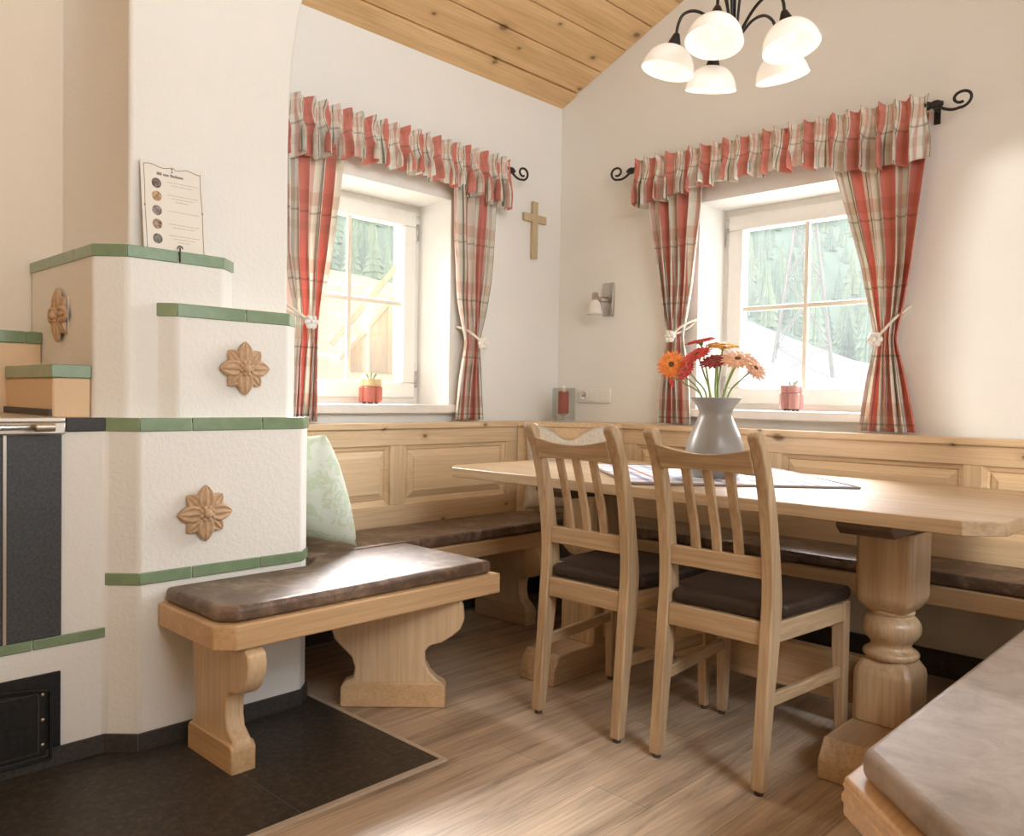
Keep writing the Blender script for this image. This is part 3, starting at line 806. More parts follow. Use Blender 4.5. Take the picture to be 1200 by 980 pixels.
# ------------------------------------------------------------------ dining table
tb = thing('dining_table', 'long ash dining table with chamfered corners on two turned pedestals', 'table', (-1.53, 2.68, 0))
tx0, tx1, ty0, ty1, ch = -2.535, -.519, 2.205, 3.155, .08
tp = [(tx0 + ch, ty0), (tx1 - ch, ty0), (tx1, ty0 + ch), (tx1, ty1 - ch), (tx1 - ch, ty1), (tx0 + ch, ty1), (tx0, ty1 - ch), (tx0, ty0 + ch)]
m = MB(); m.prism(tp, .720, .757); m.build('tabletop', 'ash_x', tb, bev=.003)
def pedestal(x0, n):
    w_ = .165; xc = x0 + w_ / 2; yc = 2.5325
    # foot
    m = MB()
    prof = [(2.226, 0), (2.226, .055), (2.262, .108), (2.86, .108), (2.896, .055), (2.896, 0)]
    m.prism(prof, x0, x0 + w_, lambda a, b, t: (t, a, b)); m.build('foot', 'ash_y', tb, bev=.007, seg=3)
    m = MB()
    h = w_ / 2
    def blk(z0, z1, c0, c1):
        """square block with chamfered shoulders at top (c1) or bottom (c0)"""
        levels = []
        if c0: levels += [(z0, h * .62), (z0 + .012, h * .80), (z0 + .035, h * .97), (z0 + .05, h)]
        else: levels += [(z0, h)]
        if c1: levels += [(z1 - .05, h), (z1 - .035, h * .97), (z1 - .012, h * .80), (z1, h * .62)]
        else: levels += [(z1, h)]
        rings = []
        for z, s_ in levels:
            k = .014
            pts = [(-h + k, -h), (h - k, -h), (h, -h + k), (h, h - k), (h - k, h), (-h + k, h), (-h, h - k), (-h, -h + k)]
            f = s_ / h
            # shrink corners first (rounded shoulders)
            rings.append([m.bm.verts.new((xc + px_ * f, yc + py_ * f, z)) for px_, py_ in pts])
        for A, B in zip(rings, rings[1:]):
            for i in range(8): m.face([A[i], A[(i + 1) % 8], B[(i + 1) % 8], B[i]])
        m.face(rings[0][::-1]); m.face(rings[-1])
    blk(.108, .295, 0, 1); m.build('lower_block', 'ash_z', tb, bev=.004)
    m = MB(); blk(.43, .672, 1, 0); m.build('upper_block', 'ash_z', tb, bev=.004)
    m = MB()
    pr = [(.050, .288), (.072, .294), (.078, .304), (.074, .314), (.062, .320), (.056, .330), (.060, .342), (.074, .356), (.0815, .376), (.079, .398), (.068, .414), (.058, .420), (.062, .426), (.062, .434), (.05, .44)]
    m.lathe(round_poly(pr, 3, False), (xc, yc, 0), 32); m.build('turned_baluster', 'ash_z', tb)
    m = MB(); m.prism([(2.29, .7195), (2.29, .695), (2.32, .672), (3.04, .672), (3.07, .695), (3.07, .7195)], xc - .075, xc + .075, lambda a, b, t: (t, a, b)); m.build('top_batten', 'dark_wood', tb, bev=.003)
pedestal(-2.088, 0); pedestal(-.952, 1)
m = MB(); m.box(-1.93, -.94, 2.513, 2.552, .128, .275); m.build('stretcher_beam', 'ash_x', tb, bev=.004)

# ------------------------------------------------------------------ chairs
def chair(label):
    cx, cy = -1.179, 2.235
    r = thing('dining_chair', label, 'chair', (cx, cy, 0), 'dining chairs on the open side of the table')
    back = round_poly([(2.002, .012), (2.016, .2), (2.030, .40), (2.038, .52), (2.030, .64), (2.010, .76), (1.982, .86), (1.955, .92)], 4, False)
    thick = [(0, .032), (.2, .042), (.40, .058), (.5, .058), (.62, .046), (.8, .038), (.92, .034)]
    front = [(y + pw(z, thick), z) for y, z in back]
    top = [(1.942, .938), (1.939, .950), (1.946, .960), (1.960, .962), (1.974, .954), (1.986, .936)]
    prof = back + top + front[::-1]
    for s in (-1, 1):
        x0 = cx + s * .161 - .0175
        m = MB(); m.prism(prof, x0, x0 + .035, lambda a, b, t: (t, a, b)); o = m.build('back_post', 'ash_z', r, bev=.004, seg=2)
        m = MB(); m.lathe([(.012, 0), (.012, .013)], (x0 + .0175, 2.019, 0), 12); m.build('foot_glide', 'rubber', o)
    xl, xr = cx - .1445, cx + .1445
    # crest rail: concave top edge
    m = MB(); N = 14; pts = []
    for k in range(N + 1): t = k / N; pts.append((lerp(xl, xr, t), .915 - .020 * math.sin(PI * t)))
    for k in range(N, -1, -1): t = k / N; pts.append((lerp(xl, xr, t), .845 + .006 * math.sin(PI * t)))
    m.prism(pts, 0, .022, lambda a, b, t: (a, 1.978 + t - (b - .86) * .42 - .006 * math.sin(PI * (a - xl) / (xr - xl)), b)); m.build('crest_rail', 'ash_x', r, bev=.003)
    m = MB(); m.box(xl, xr, 2.046, 2.070, .565, .620); m.build('lower_rail', 'ash_x', r, bev=.003)
    for k in (-1, 0, 1):
        xs = cx + k * .0675
        sl = [(xs - .0135, .618), (xs + .0135, .618), (xs + .0135, .852), (xs - .0135, .852)]
        m = MB()
        path = [(2.052, .612), (2.040, .68), (2.022, .74), (2.003, .80), (1.985, .855)]
        m.prism([(y, z) for y, z in path] + [(y + .014, z) for y, z in path[::-1]], xs - .013, xs + .013, lambda a, b, t: (t, a, b)); m.build('slat', 'ash_z', r, bev=.002)
    # seat frame: trapezoid
    xf = .212; xb = .178
    m = MB(); m.box(cx - .1435, cx + .1435, 2.040, 2.066, .388, .452); m.build('rear_rail', 'ash_x', r, bev=.003)
    for s in (-1, 1):
        m = MB(); x0, x1 = cx + s * (xb - .004), cx + s * (xf - .004)
        m.prism([(x0, 2.088), (x1, 2.435), (x1 - s * .024, 2.435), (x0 - s * .024, 2.088)], .393, .450); m.build('side_rail', 'ash_y', r, bev=.003)
        # front leg, tapering
        m = MB(); xo = cx + s * xf
        def ring(z, wd, xo=xo, s=s):
            return [m.bm.verts.new(p) for p in ((xo, 2.472 - wd, z), (xo - s * wd, 2.472 - wd, z), (xo - s * wd, 2.472, z), (xo, 2.472, z))]
        R_ = [ring(.012, .028), ring(.30, .040), ring(.452, .042)]
        for A, B in zip(R_, R_[1:]):
            for i in range(4): m.face([A[i], A[(i + 1) % 4], B[(i + 1) % 4], B[i]])
        m.face(R_[0]); m.face(R_[-1])
        o = m.build('front_leg', 'ash_z', r, bev=.004)
        m = MB(); m.lathe([(.011, 0), (.011, .013)], (xo - s * .014, 2.458, 0), 12); m.build('foot_glide', 'rubber', o)
        m = MB(); m.prism([(cx + s * .168, 2.055), (cx + s * (xf - .010), 2.44), (cx + s * (xf - .028), 2.44), (cx + s * .150, 2.055)], .222, .256); m.build('side_stretcher', 'ash_y', r, bev=.003)
    m = MB(); m.box(cx - xf + .041, cx + xf - .041, 2.440, 2.464, .395, .450); m.build('front_rail', 'ash_x', r, bev=.003)
    m = MB()
    m.prism([(cx - .1415, 2.050), (cx + .1415, 2.050), (cx + .1415, 2.104), (cx + xb + .004, 2.106), (cx + xf + .002, 2.478), (cx - xf - .002, 2.478), (cx - xb - .004, 2.106), (cx - .1415, 2.104)], .453, .496)
    m.build('seat_cushion', 'suede_chair', r, bev=.016, seg=4)
    return r
c0 = chair('slat-back ash dining chair nearest the foreground bench, its seat tucked under the table')
c1 = copy_tree(c0); c1.location.x -= .464
c1['label'] = 'slat-back ash dining chair nearer the stove bench, with cream pillow showing behind it'

# ------------------------------------------------------------------ table cloth, vase, gerberas
cl = MB()
RC = (-1.62, 2.745)
def rc(u, v):
    a = (u - .5) * 2; b = (v - .5) * 2
    x = RC[0] + (a + b) * .5 * .565; y = RC[1] + (b - a) * .5 * .505
    return (x, y, .7620 + .0007 * math.sin(9 * x + 5 * y))
cl.grid(rc, 30, 30, lambda u, v: (u * .75, v * .75))
o = cl.build('table_cloth', 'runner', solid=.0016); tag(o, 'small checked cloth laid cornerwise on the dining table under the vase', 'tablecloth')
fr = MB()
cs = [rc(0, 0), rc(1, 0), rc(1, 1), rc(0, 1), rc(0, 0)]
for a, b in zip(cs, cs[1:]): fr.tube([a, b], .0045, 6)
o2_ = fr.build('hem', 'fringe', o)
vs = thing('vase', 'taupe ceramic vase with flared neck on the dining table', 'vase', (-1.555, 2.68, .7637))
vp = [(.0, .7637), (.066, .7637), (.080, .767), (.098, .80), (.105, .84), (.103, .87), (.092, .91), (.074, .95), (.062, .98), (.060, 1.0), (.068, 1.02), (.080, 1.036), (.091, 1.050), (.087, 1.050), (.074, 1.034), (.058, 1.005), (.056, .985), (.066, .955), (.08, .92), (.09, .87), (.0, .78)]
m = MB(); m.lathe(round_poly(vp, 4, False), (-1.555, 2.68, 0), 48, close=False); m.build('vase_body', 'vase', vs)
def gerbera(label, head, face, mat, size, k):
    hd = Vector(head); f = Vector(face).normalized()
    r = thing('gerbera', label, 'flower', tuple(Vector((-1.555, 2.68, .95))), 'gerberas in the taupe vase')
    q = f.to_track_quat('Z', 'Y').to_matrix()
    base = Vector((-1.555 + .035 * math.cos(k * 2.4), 2.68 + .035 * math.sin(k * 2.4), .86)); rim = base.lerp(hd, .5); rim = Vector((lerp(-1.555, hd.x, .30), lerp(2.68, hd.y, .30), 1.05))
    rv = Vector((rim.x + 1.555, rim.y - 2.68)); 
    if rv.length > .065: rv *= .065 / rv.length; rim.x, rim.y = -1.555 + rv.x, 2.68 + rv.y
    m = MB(); m.tube(round_poly([tuple(base), tuple(rim), tuple(rim.lerp(hd, .55) + Vector((0, 0, .012))), tuple(hd - f * .012)], 6, False), .0032, 8); m.build('stem', 'stem', r)
    m = MB()
    for layer, (n_, L, tilt, off) in enumerate(((20, size, .12, 0), (20, size * .82, .32, .5), (14, size * .5, .7, .2))):
        for j in range(n_):
            an = 2 * PI * (j + off) / n_; jit = random.uniform(-.12, .12); ca, sa = math.cos(an), math.sin(an); Lj = L * random.uniform(.9, 1.05)
            def g(u, v, ca=ca, sa=sa, Lj=Lj, tl=tilt + jit):
                rr = .004 + u * Lj; w_ = (v - .5) * .013 * (size / .045) * math.sin(PI * min(1, .2 + .78 * u)) ** .6
                h = rr * tl * (1 - .7 * u) + .0015 * (1 - (2 * v - 1) ** 2)
                return hd + q @ Vector((rr * ca - w_ * sa, rr * sa + w_ * ca, h))
            m.grid(g, 4, 2)
    m.build('petals', mat, r, solid=.0008)
    m = MB(); m.ball(hd + q @ Vector((0, 0, .004)), .011 * size / .045, (1, 1, .5), 14, q); m.build('flower_centre', 'disc', r)
    m = MB(); m.lathe([(.003, -.016), (.009, -.008), (.012, 0), (.006, .002)], tuple(hd), 14, q.to_4x4()); m.build('calyx', 'stem', r)
for a in (
    ('orange gerbera facing the room, lowest on the stove side of the bouquet', (-1.715, 2.63, 1.172), (.35, -.85, .25), 'petal_orange', .046),
    ('small coral gerbera peeping out beneath the orange one', (-1.735, 2.66, 1.122), (-.5, -.5, -.2), 'petal_red', .030),
    ('red gerbera at the very top of the bouquet', (-1.636, 2.70, 1.258), (-.1, -.25, .95), 'petal_red', .046),
    ('amber gerbera at top of bouquet beside the topmost red one', (-1.555, 2.72, 1.24), (.15, -.2, .95), 'petal_yellow', .050),
    ('red gerbera in the middle of the bouquet just under the amber one', (-1.612, 2.64, 1.205), (-.15, -.55, .8), 'petal_red', .048),
    ('coral red gerbera low at the front of the bouquet', (-1.645, 2.62, 1.150), (-.2, -.6, .35), 'petal_red', .036),
    ('wine red gerbera with dark disc in the bouquet centre', (-1.530, 2.63, 1.180), (.05, -.45, .85), 'petal_dark', .050),
    ('peach gerbera fully open on the window side', (-1.450, 2.64, 1.185), (.3, -.5, .8), 'petal_peach', .050),
    ('pale peach gerbera drooping furthest over the vase edge', (-1.405, 2.68, 1.155), (.75, -.2, .45), 'petal_peach', .040),
    ('dusky wine gerbera hidden deep behind the red ones', (-1.585, 2.74, 1.185), (-.1, .1, .95), 'petal_dark', .042),
    ('orange gerbera half hidden between the dark and peach blooms', (-1.485, 2.72, 1.195), (.2, .0, .95), 'petal_orange', .044)):
    gerbera(*a[:4], a[4] * 1.16, random.randint(0, 99))

# ------------------------------------------------------------------ pillows
def pillow(name, label, c, ex, ey, w_, h_, th, mat, dent=0):
    ex, ey = Vector(ex).normalized(), Vector(ey).normalized(); en = ex.cross(ey); c = Vector(c)
    m = MB(); N = 22
    def sh(u, v, s):
        a, b = u * 2 - 1, v * 2 - 1
        k = max(0, (1 - abs(a) ** 2.4)) ** .5 * max(0, (1 - abs(b) ** 2.4)) ** .5
        px_ = a * (1 - .07 * (1 - b * b)) ; py_ = b * (1 - .07 * (1 - a * a))
        if dent: py_ -= dent * math.exp(-(a / .38) ** 2) * max(0, (b + .2) / 1.2)
        return c + ex * (px_ * w_ / 2) + ey * (py_ * h_ / 2) + en * (s * th / 2 * k)
    m.grid(lambda u, v: sh(u, v, 1), N, N); m.grid(lambda u, v: sh(u, v, -1), N, N)
    bmesh.ops.remove_doubles(m.bm, verts=m.bm.verts[:], dist=.0005)
    o = m.build(name, mat)
    return tag(o, label, 'pillow')
pillow('throw_pillow', 'pale green leaf-print pillow leaning against the stove side', (-2.685, 1.690, .690), (1, .15, 0), (0, -.33, .95), .36, .44, .20, 'pillow_green')
pillow('throw_pillow', 'cream pillow with dented top standing in the bench corner', (-2.632, 3.135, .700), (.78, .62, 0), (-.06, .08, 1), .44, .43, .12, 'pillow_cream', .30)

# ------------------------------------------------------------------ curtains
ZR = 2.165
def rod(T, a0, a1, label, fl0, fl1):
    r = thing('curtain_rod', label, 'curtain rod', T((a0 + a1) / 2, .07, ZR))
    m = MB(); m.tube([T(a0, .07, ZR), T(a1, .07, ZR)], .0085, 12); m.build('pole', 'iron', r)
    for a, s in ((a0, -1), (a1, 1)):
        m = MB(); pts = []
        for k in range(9): t = k / 8; pts.append((a + s * (.085 * t), ZR - .032 * math.sin(t * PI * .62) ))
        cxx, czz = a + s * .092, ZR + .004
        st_ = math.atan2(pts[-1][1] - czz, (pts[-1][0] - cxx) * s); r0 = math.hypot(pts[-1][0] - cxx, pts[-1][1] - czz)
        for k in range(1, 27):
            t = k / 26; an = st_ + t * 2 * PI * 1.12; rr = r0 * (1 - .62 * t)
            pts.append((cxx + s * (rr + .006 * math.sin(PI * t)) * math.cos(an), czz + rr * math.sin(an)))
        m.tube([T(x_, .07, z_) for x_, z_ in pts], .0055, 8); m.build('scroll_finial', 'iron', r)
        m = MB(); m.tube([T(a + s * d, .07, ZR) for d in (-.035, -.03, -.02, -.012, .0, .012, .02, .03)], [.010, .016, .016, .012, .016, .016, .012, .008], 12)
        m.tube([T(a - s * .01, .07, ZR), T(a - s * .01, .03, ZR - .004), T(a - s * .01, .003, ZR - .012)], .006, 8)
        q = [T(a - s * .01 - .012, .001, ZR - .055), T(a - s * .01 + .012, .005, ZR + .01)]
        m.box(min(q[0][0], q[1][0]), max(q[0][0], q[1][0]), min(q[0][1], q[1][1]), max(q[0][1], q[1][1]), q[0][2], q[1][2])
        m.build('bracket', 'iron', r, bev=.001)
    return r
def valance(T, a0, a1, label, drop, n, ph):
    """gathered heading on the rod, arched ruffle below"""
    m = MB(); rnd = random.Random(ph); amps = [rnd.uniform(.65, 1.3) for _ in range(n + 2)]; phs = [rnd.uniform(-.35, .35) for _ in range(n + 2)]
    ztop = ZR + .042
    cloth = (a1 - a0) * 2.7
    def f(u, v):
        k = u * n; i = int(k); fr_ = k - i
        A = lerp(amps[i], amps[i + 1], fr_); p = lerp(phs[i], phs[i + 1], fr_)
        z = lerp(ztop + .006 * math.sin(k * 2 * PI + 1), ZR - drop(u) + .012 * math.sin(k * 2 * PI * .5 + ph), v)
        d = abs(z - ZR)
        am = .007 + .026 * smooth(d / .13) if z < ZR else .007 + .012 * smooth(d / .03)
        w_ = math.sin(2 * PI * k + p * 2)
        off = .088 + .008 * (z < ZR) * smooth(d / .1) + am * A * (w_ + .35 * math.sin(4 * PI * k + p * 5) * smooth(d / .1))
        a = lerp(a0, a1, u) + am * .55 * A * math.cos(2 * PI * k + p * 2) * smooth(d / .1)
        # end returns
        off += .004 * math.sin(k * 23 + z * 60) * smooth(d / .02) * (1 if z > ZR else .5)
        return T(a, max(.016, off + .0), z)
    m.grid(f, n * 18, 20, lambda u, v: (u * cloth, v * .24))
    o = m.build('valance', 'plaid', solid=.0015)
    return tag(o, label, 'valance')
def curtain(T, L, R_, ztop, zbot, label, ztie, n, ph, cord_from, cord_knot, cloth_w=.62, uoff=0):
    """L, R_: tables of (z, a) for both edges from bottom up"""
    r = thing('curtain', label, 'curtain', T((pw(ztie, L) + pw(ztie, R_)) / 2, .06, zbot))
    rnd = random.Random(ph); phs = [rnd.uniform(-.5, .5) for _ in range(n + 2)]; amps = [rnd.uniform(.7, 1.25) for _ in range(n + 2)]
    def f(u, v):
        z = lerp(ztop, zbot, v); l, rr = pw(z, L), pw(z, R_)
        k = u * n; i = min(int(k), n); fr_ = k - i; p = lerp(phs[i], phs[i + 1], fr_); A = lerp(amps[i], amps[i + 1], fr_)
        tight = math.exp(-((z - ztie) / .10) ** 2)
        am = lerp(.020, .012, tight)
        s = math.sin(2 * PI * k + p * 2 + .6 * math.sin(z * 3 + ph))
        sg = math.copysign(abs(s) ** .8, s)
        off = .058 + am * A * sg + .006 * math.sin(z * 7 + u * 9)
        a = lerp(l, rr, u) + .010 * math.cos(2 * PI * k + p * 2) * (1 - tight)
        return T(a, max(.015, off), z)
    m = MB(); m.grid(f, n * 16, 60, lambda u, v: (uoff + u * cloth_w, v * (ztop - zbot)))
    m.build('panel', 'plaid', r, solid=.0015)
    # cord looped round the waist, hook at the wall, blossom knot
    l, rr = pw(ztie, L), pw(ztie, R_); ca, cz = cord_from
    m = MB(); pts = [T(ca, .012, cz), T(lerp(ca, cord_knot, .35), .075, lerp(cz, ztie, .38)), T(lerp(ca, cord_knot, .75), .100, lerp(cz, ztie, .8)), T(cord_knot, .103, ztie)]
    m.tube(round_poly(pts, 6, False), .0055, 8)
    far = l if abs(cord_knot - l) < abs(cord_knot - rr) else rr
    sgn = 1 if far > ca else -1
    pts = [T(cord_knot, .103, ztie), T(lerp(cord_knot, far, .6), .092, ztie + .008), T(far + sgn * .006, .055, ztie + .02), T(lerp(far, ca, .4), .012, ztie + .05), T(ca, .012, cz)]
    m.tube(round_poly(pts, 6, False), .0055, 8)
    t = m.build('tie_cord', 'rope', r)
    m = MB()
    for k in range(6):
        an = k * PI / 3
        m.ball(T(cord_knot + .018 * math.cos(an), .112, ztie - .006 + .018 * math.sin(an)), .013, (1, 1, 1), 10)
    m.ball(T(cord_knot, .118, ztie - .006), .010, seg=10)
    m.build('tie_blossom', 'flower_white', t)
    return r
TA = lambda a, d, z: (XA + d, a, z)
TB = lambda a, d, z: (a, YB - d, z)
rod(TA, 1.66, 2.945, 'wrought-iron rod with scroll ends over window beside the stove', 1, 1)
rod(TB, -2.43, -1.045, 'wrought-iron rod with scroll ends over window behind the table', 1, 1)
dropA = lambda u: lerp(.20, .145, smooth(u / .3)) if u < .5 else lerp(.145, .195, smooth((u - .6) / .4))
valance(TA, 1.67, 2.925, 'red plaid ruffled valance over the window beside the stove', dropA, 21, 3)
dropB = lambda u: lerp(.185, .14, smooth(u / .35)) if u < .5 else lerp(.14, .205, smooth((u - .6) / .25))
valance(TB, -2.405, -1.068, 'red plaid ruffled valance over the window behind the table', dropB, 22, 8)
curtain(TA, [(.93, 1.74), (1.2, 1.755), (1.33, 1.765), (1.6, 1.71), (2.15, 1.68)], [(.93, 1.86), (1.2, 1.865), (1.33, 1.87), (1.6, 1.915), (2.0, 1.965), (2.15, 1.965)], 2.15, .93,
        'plaid curtain half hidden behind the stove, tied back with a cord', 1.33, 5, 1, (1.66, 1.42), 1.795, .56, .11)
curtain(TA, [(.93, 2.600), (1.1, 2.625), (1.30, 2.668), (1.5, 2.625), (1.8, 2.59), (2.15, 2.575)], [(.93, 2.79), (1.1, 2.78), (1.30, 2.765), (1.6, 2.81), (2.0, 2.845), (2.15, 2.85)], 2.15, .93,
        'plaid curtain with cord tie-back next to the wooden cross', 1.30, 5, 2, (2.655, 1.375), 2.735, .62, .13)
curtain(TB, [(.93, -2.245), (1.1, -2.24), (1.34, -2.215), (1.6, -2.26), (1.95, -2.325), (2.15, -2.34)], [(.93, -2.075), (1.1, -2.09), (1.34, -2.125), (1.6, -2.085), (1.95, -2.055), (2.15, -2.05)], 2.15, .93,
        'plaid curtain with cord tie-back next to the steel wall lamp', 1.345, 5, 5, (-2.085, 1.42), -2.165, .62, .10)
curtain(TB, [(.93, -1.30), (1.1, -1.275), (1.29, -1.245), (1.6, -1.315), (2.0, -1.435), (2.15, -1.445)], [(.93, -1.09), (1.1, -1.125), (1.29, -1.165), (1.6, -1.115), (2.0, -1.075), (2.15, -1.07)], 2.15, .93,
        'widest plaid curtain with cord tie-back, on the window side away from the room corner', 1.295, 6, 9, (-1.13, 1.42), -1.225, .72, .13)

# ------------------------------------------------------------------ small things on the walls and sills
m = MB(); xx = XA + .001
m.box(xx, xx + .018, 3.172, 3.212, 1.765, 2.062); m.box(xx, xx + .018, 3.107, 3.172, 1.955, 1.996); m.box(xx, xx + .018, 3.212, 3.277, 1.955, 1.996)
bmesh.ops.remove_doubles(m.bm, verts=m.bm.verts[:], dist=.0004)
tag(m.build('wall_cross', 'cross', bev=.002), 'plain light wooden cross hanging near the room corner', 'cross')
# switches
sw = thing('switch_panel', 'white triple plate of socket and switches on wall beside the corner shelf', 'switch', (-2.69, YB, 1.02))
m = MB(); m.box(-2.797, -2.583, YB - .009, YB, 1.018, 1.094); m.build('cover_frame', 'white_plastic', sw, bev=.004)
for x_ in (-2.690, -2.622): m = MB(); m.box(x_ - .028, x_ + .028, YB - .014, YB - .009, 1.028, 1.084); m.build('rocker', 'white_plastic', sw, bev=.003)
m = MB(); m.lathe([(.027, 0), (.027, .004), (.021, .004), (.020, .0005), (.0, .0005)], (-2.758, YB - .009, 1.056), 24, Matrix.Rotation(PI / 2, 4, 'X'), close=False); m.build('socket', 'white_plastic', sw)
m = MB(); m.box(-2.766, -2.763, YB - .0135, YB - .009, 1.050, 1.062); m.box(-2.753, -2.750, YB - .0135, YB - .009, 1.050, 1.062); m.build('socket_hole', 'ink', sw)
# wall lamp
sc_ = thing('wall_lamp', 'small steel wall lamp with frosted glass shade between corner and curtain', 'wall lamp', (-2.61, YB, 1.46))
m = MB(); m.box(-2.640, -2.575, YB - .014, YB, 1.465, 1.635); m.build('back_plate', 'nickel', sc_, bev=.003)
m = MB(); m.tube([(-2.612, YB - .014, 1.555), (-2.622, YB - .05, 1.555), (-2.630, YB - .072, 1.553)], .009, 12); m.tube([(-2.60, YB - .02, 1.548), (-2.63, YB - .065, 1.545)], .013, 12); m.build('arm', 'nickel', sc_)
m = MB(); m.lathe([(.012, 0), (.016, -.004), (.017, -.038), (.019, -.04)], (-2.634, YB - .085, 1.582), 20); m.build('lamp_holder', 'nickel', sc_)
m = MB(); m.lathe([(.016, -.036), (.024, -.05), (.037, -.10), (.040, -.112), (.037, -.111), (.022, -.052)], (-2.634, YB - .085, 1.582), 24, close=False); m.build('glass_shade', 'frosted', sc_)
# lantern in the corner
ln = thing('candle_lantern', 'square clear glass lantern with a red candle on the corner shelf', 'lantern', (-2.778, 3.262, .921))
rotL = Matrix.Translation((-2.778, 3.262, .921)) @ Matrix.Rotation(math.radians(-44), 4, 'Z')
m = MB(); m.box(-.088, .088, -.05, .05, .0005, .006, rotL); m.build('base_plate', 'nickel', ln, bev=.001)
for s in (-1, 1):
    m = MB(); m.box(s * .088 - .004, s * .088 + .004, -.05, .05, .006, .172, rotL); m.build('glass_side', 'lantern_glass', ln)
    m = MB(); m.box(-.084, .084, s * .048 - .003, s * .048 + .003, .006, .172, rotL); m.build('glass_side', 'lantern_glass', ln)
m = MB(); m.lathe([(.018, .006), (.018, .008), (.006, .012), (.006, .03), (.02, .034), (.022, .04)], (-2.778, 3.262, .921), 20); m.build('candle_holder', 'nickel', ln)
m = MB(); m.lathe([(.0, .04), (.027, .04), (.028, .044), (.028, .150), (.024, .156), (.0, .154)], (-2.778, 3.262, .921), 24, close=False); m.build('candle', 'candle', ln)
for s in (-.020, .020):
    m = MB(); p = rotL @ Vector((s, 0, 0)); m.lathe([(.0, .150), (.010, .152), (.011, .166), (.008, .178), (.0, .184)], (p.x, p.y, .921), 14, close=False); m.build('white_glint', 'glint_white', ln)  # white shapes stand in for two bright glints

def sill_pot(label, c, mat, band_m, sprigs):
    r = thing('lobed_jar', label, 'jar', c)
    cx, cy, cz = c
    def ringed(h0, h1, sc0=1.0):
        m = MB(); N = 60; lev = [(h0, .94), (h0 + .008, 1), (h1 - .006, 1), (h1, .97)]
        R = []
        for z, s in lev:
            R.append([m.bm.verts.new((cx + (.025 + .022 * abs(math.cos(2 * t + PI / 2)) ** .6) * 1.0 * s * sc0 * math.cos(t) * 1.12, cy + (.025 + .022 * abs(math.cos(2 * t + PI / 2)) ** .6) * s * sc0 * math.sin(t) * 1.12, cz + z)) for t in (2 * PI * k / N for k in range(N))])
        for A, B in zip(R, R[1:]):
            for k in range(N): m.face([A[k], A[(k + 1) % N], B[(k + 1) % N], B[k]], True)
        m.face(R[0][::-1]); m.face(R[-1]); return m
    ringed(.008, .078).build('jar_body', mat, r); ringed(.0785, .112, .93).build('rim_band', band_m, r)
    for k in range(4):
        t = PI / 4 + k * PI / 2; m = MB(); m.ball((cx + .028 * math.cos(t), cy + .028 * math.sin(t), cz + .006), .009, (1, 1, .66), 10); m.build('foot', 'dark_wood', r)
    rnd = random.Random(4)
    for k in range(sprigs):
        t = rnd.uniform(0, 6.28); L = rnd.uniform(.022, .04); m = MB()
        b_ = Vector((cx + .012 * math.cos(t), cy + .012 * math.sin(t), cz + .112)); tip = b_ + Vector((.018 * math.cos(t), .018 * math.sin(t), L))
        m.tube([b_, b_.lerp(tip, .5) + Vector((0, 0, .004)), tip], [.0022, .0045, .0006], 6); m.build('sprig', 'sprig', r)
    return r
sill_pot('red lobed glass jar with amber rim and green sprigs on the sill near the stove', (-3.055, 2.243, ZS), 'jar_red', 'pot_band', 5)
sill_pot('dusky pink lobed glass jar on the sill behind the dining table', (-1.655, 3.5, ZS), 'jar_pink', 'jar_pink', 3)

# ------------------------------------------------------------------ chandelier
HC = Vector((-1.323, 2.334, 0)); ZH = 2.139; RAD = .186
chd = thing('chandelier', 'five-armed black iron chandelier with white alabaster glass shades', 'chandelier', (HC.x, HC.y, ZH - .02))
rgt = Vector((.7193, .6945, 0)); far = Vector((-.6945, .7193, 0))
m = MB(); zc_ = zceil(HC.x)
m.tube([(HC.x, HC.y, ZH + .06), (HC.x, HC.y, zc_ - .03)], .007, 12); m.lathe([(.0, -.0), (.012, .004), (.020, .012), (.016, .024), (.024, .03), (.026, .045), (.014, .058), (.010, .075), (.0, .08)], (HC.x, HC.y, ZH - .012), 20, close=False); m.build('stem', 'iron', chd)
m = MB(); m.lathe([(.06, 0), (.055, -.015), (.02, -.035), (.0, -.036)], (HC.x, HC.y, zc_ - .004), 24); m.build('ceiling_rose', 'iron', chd)
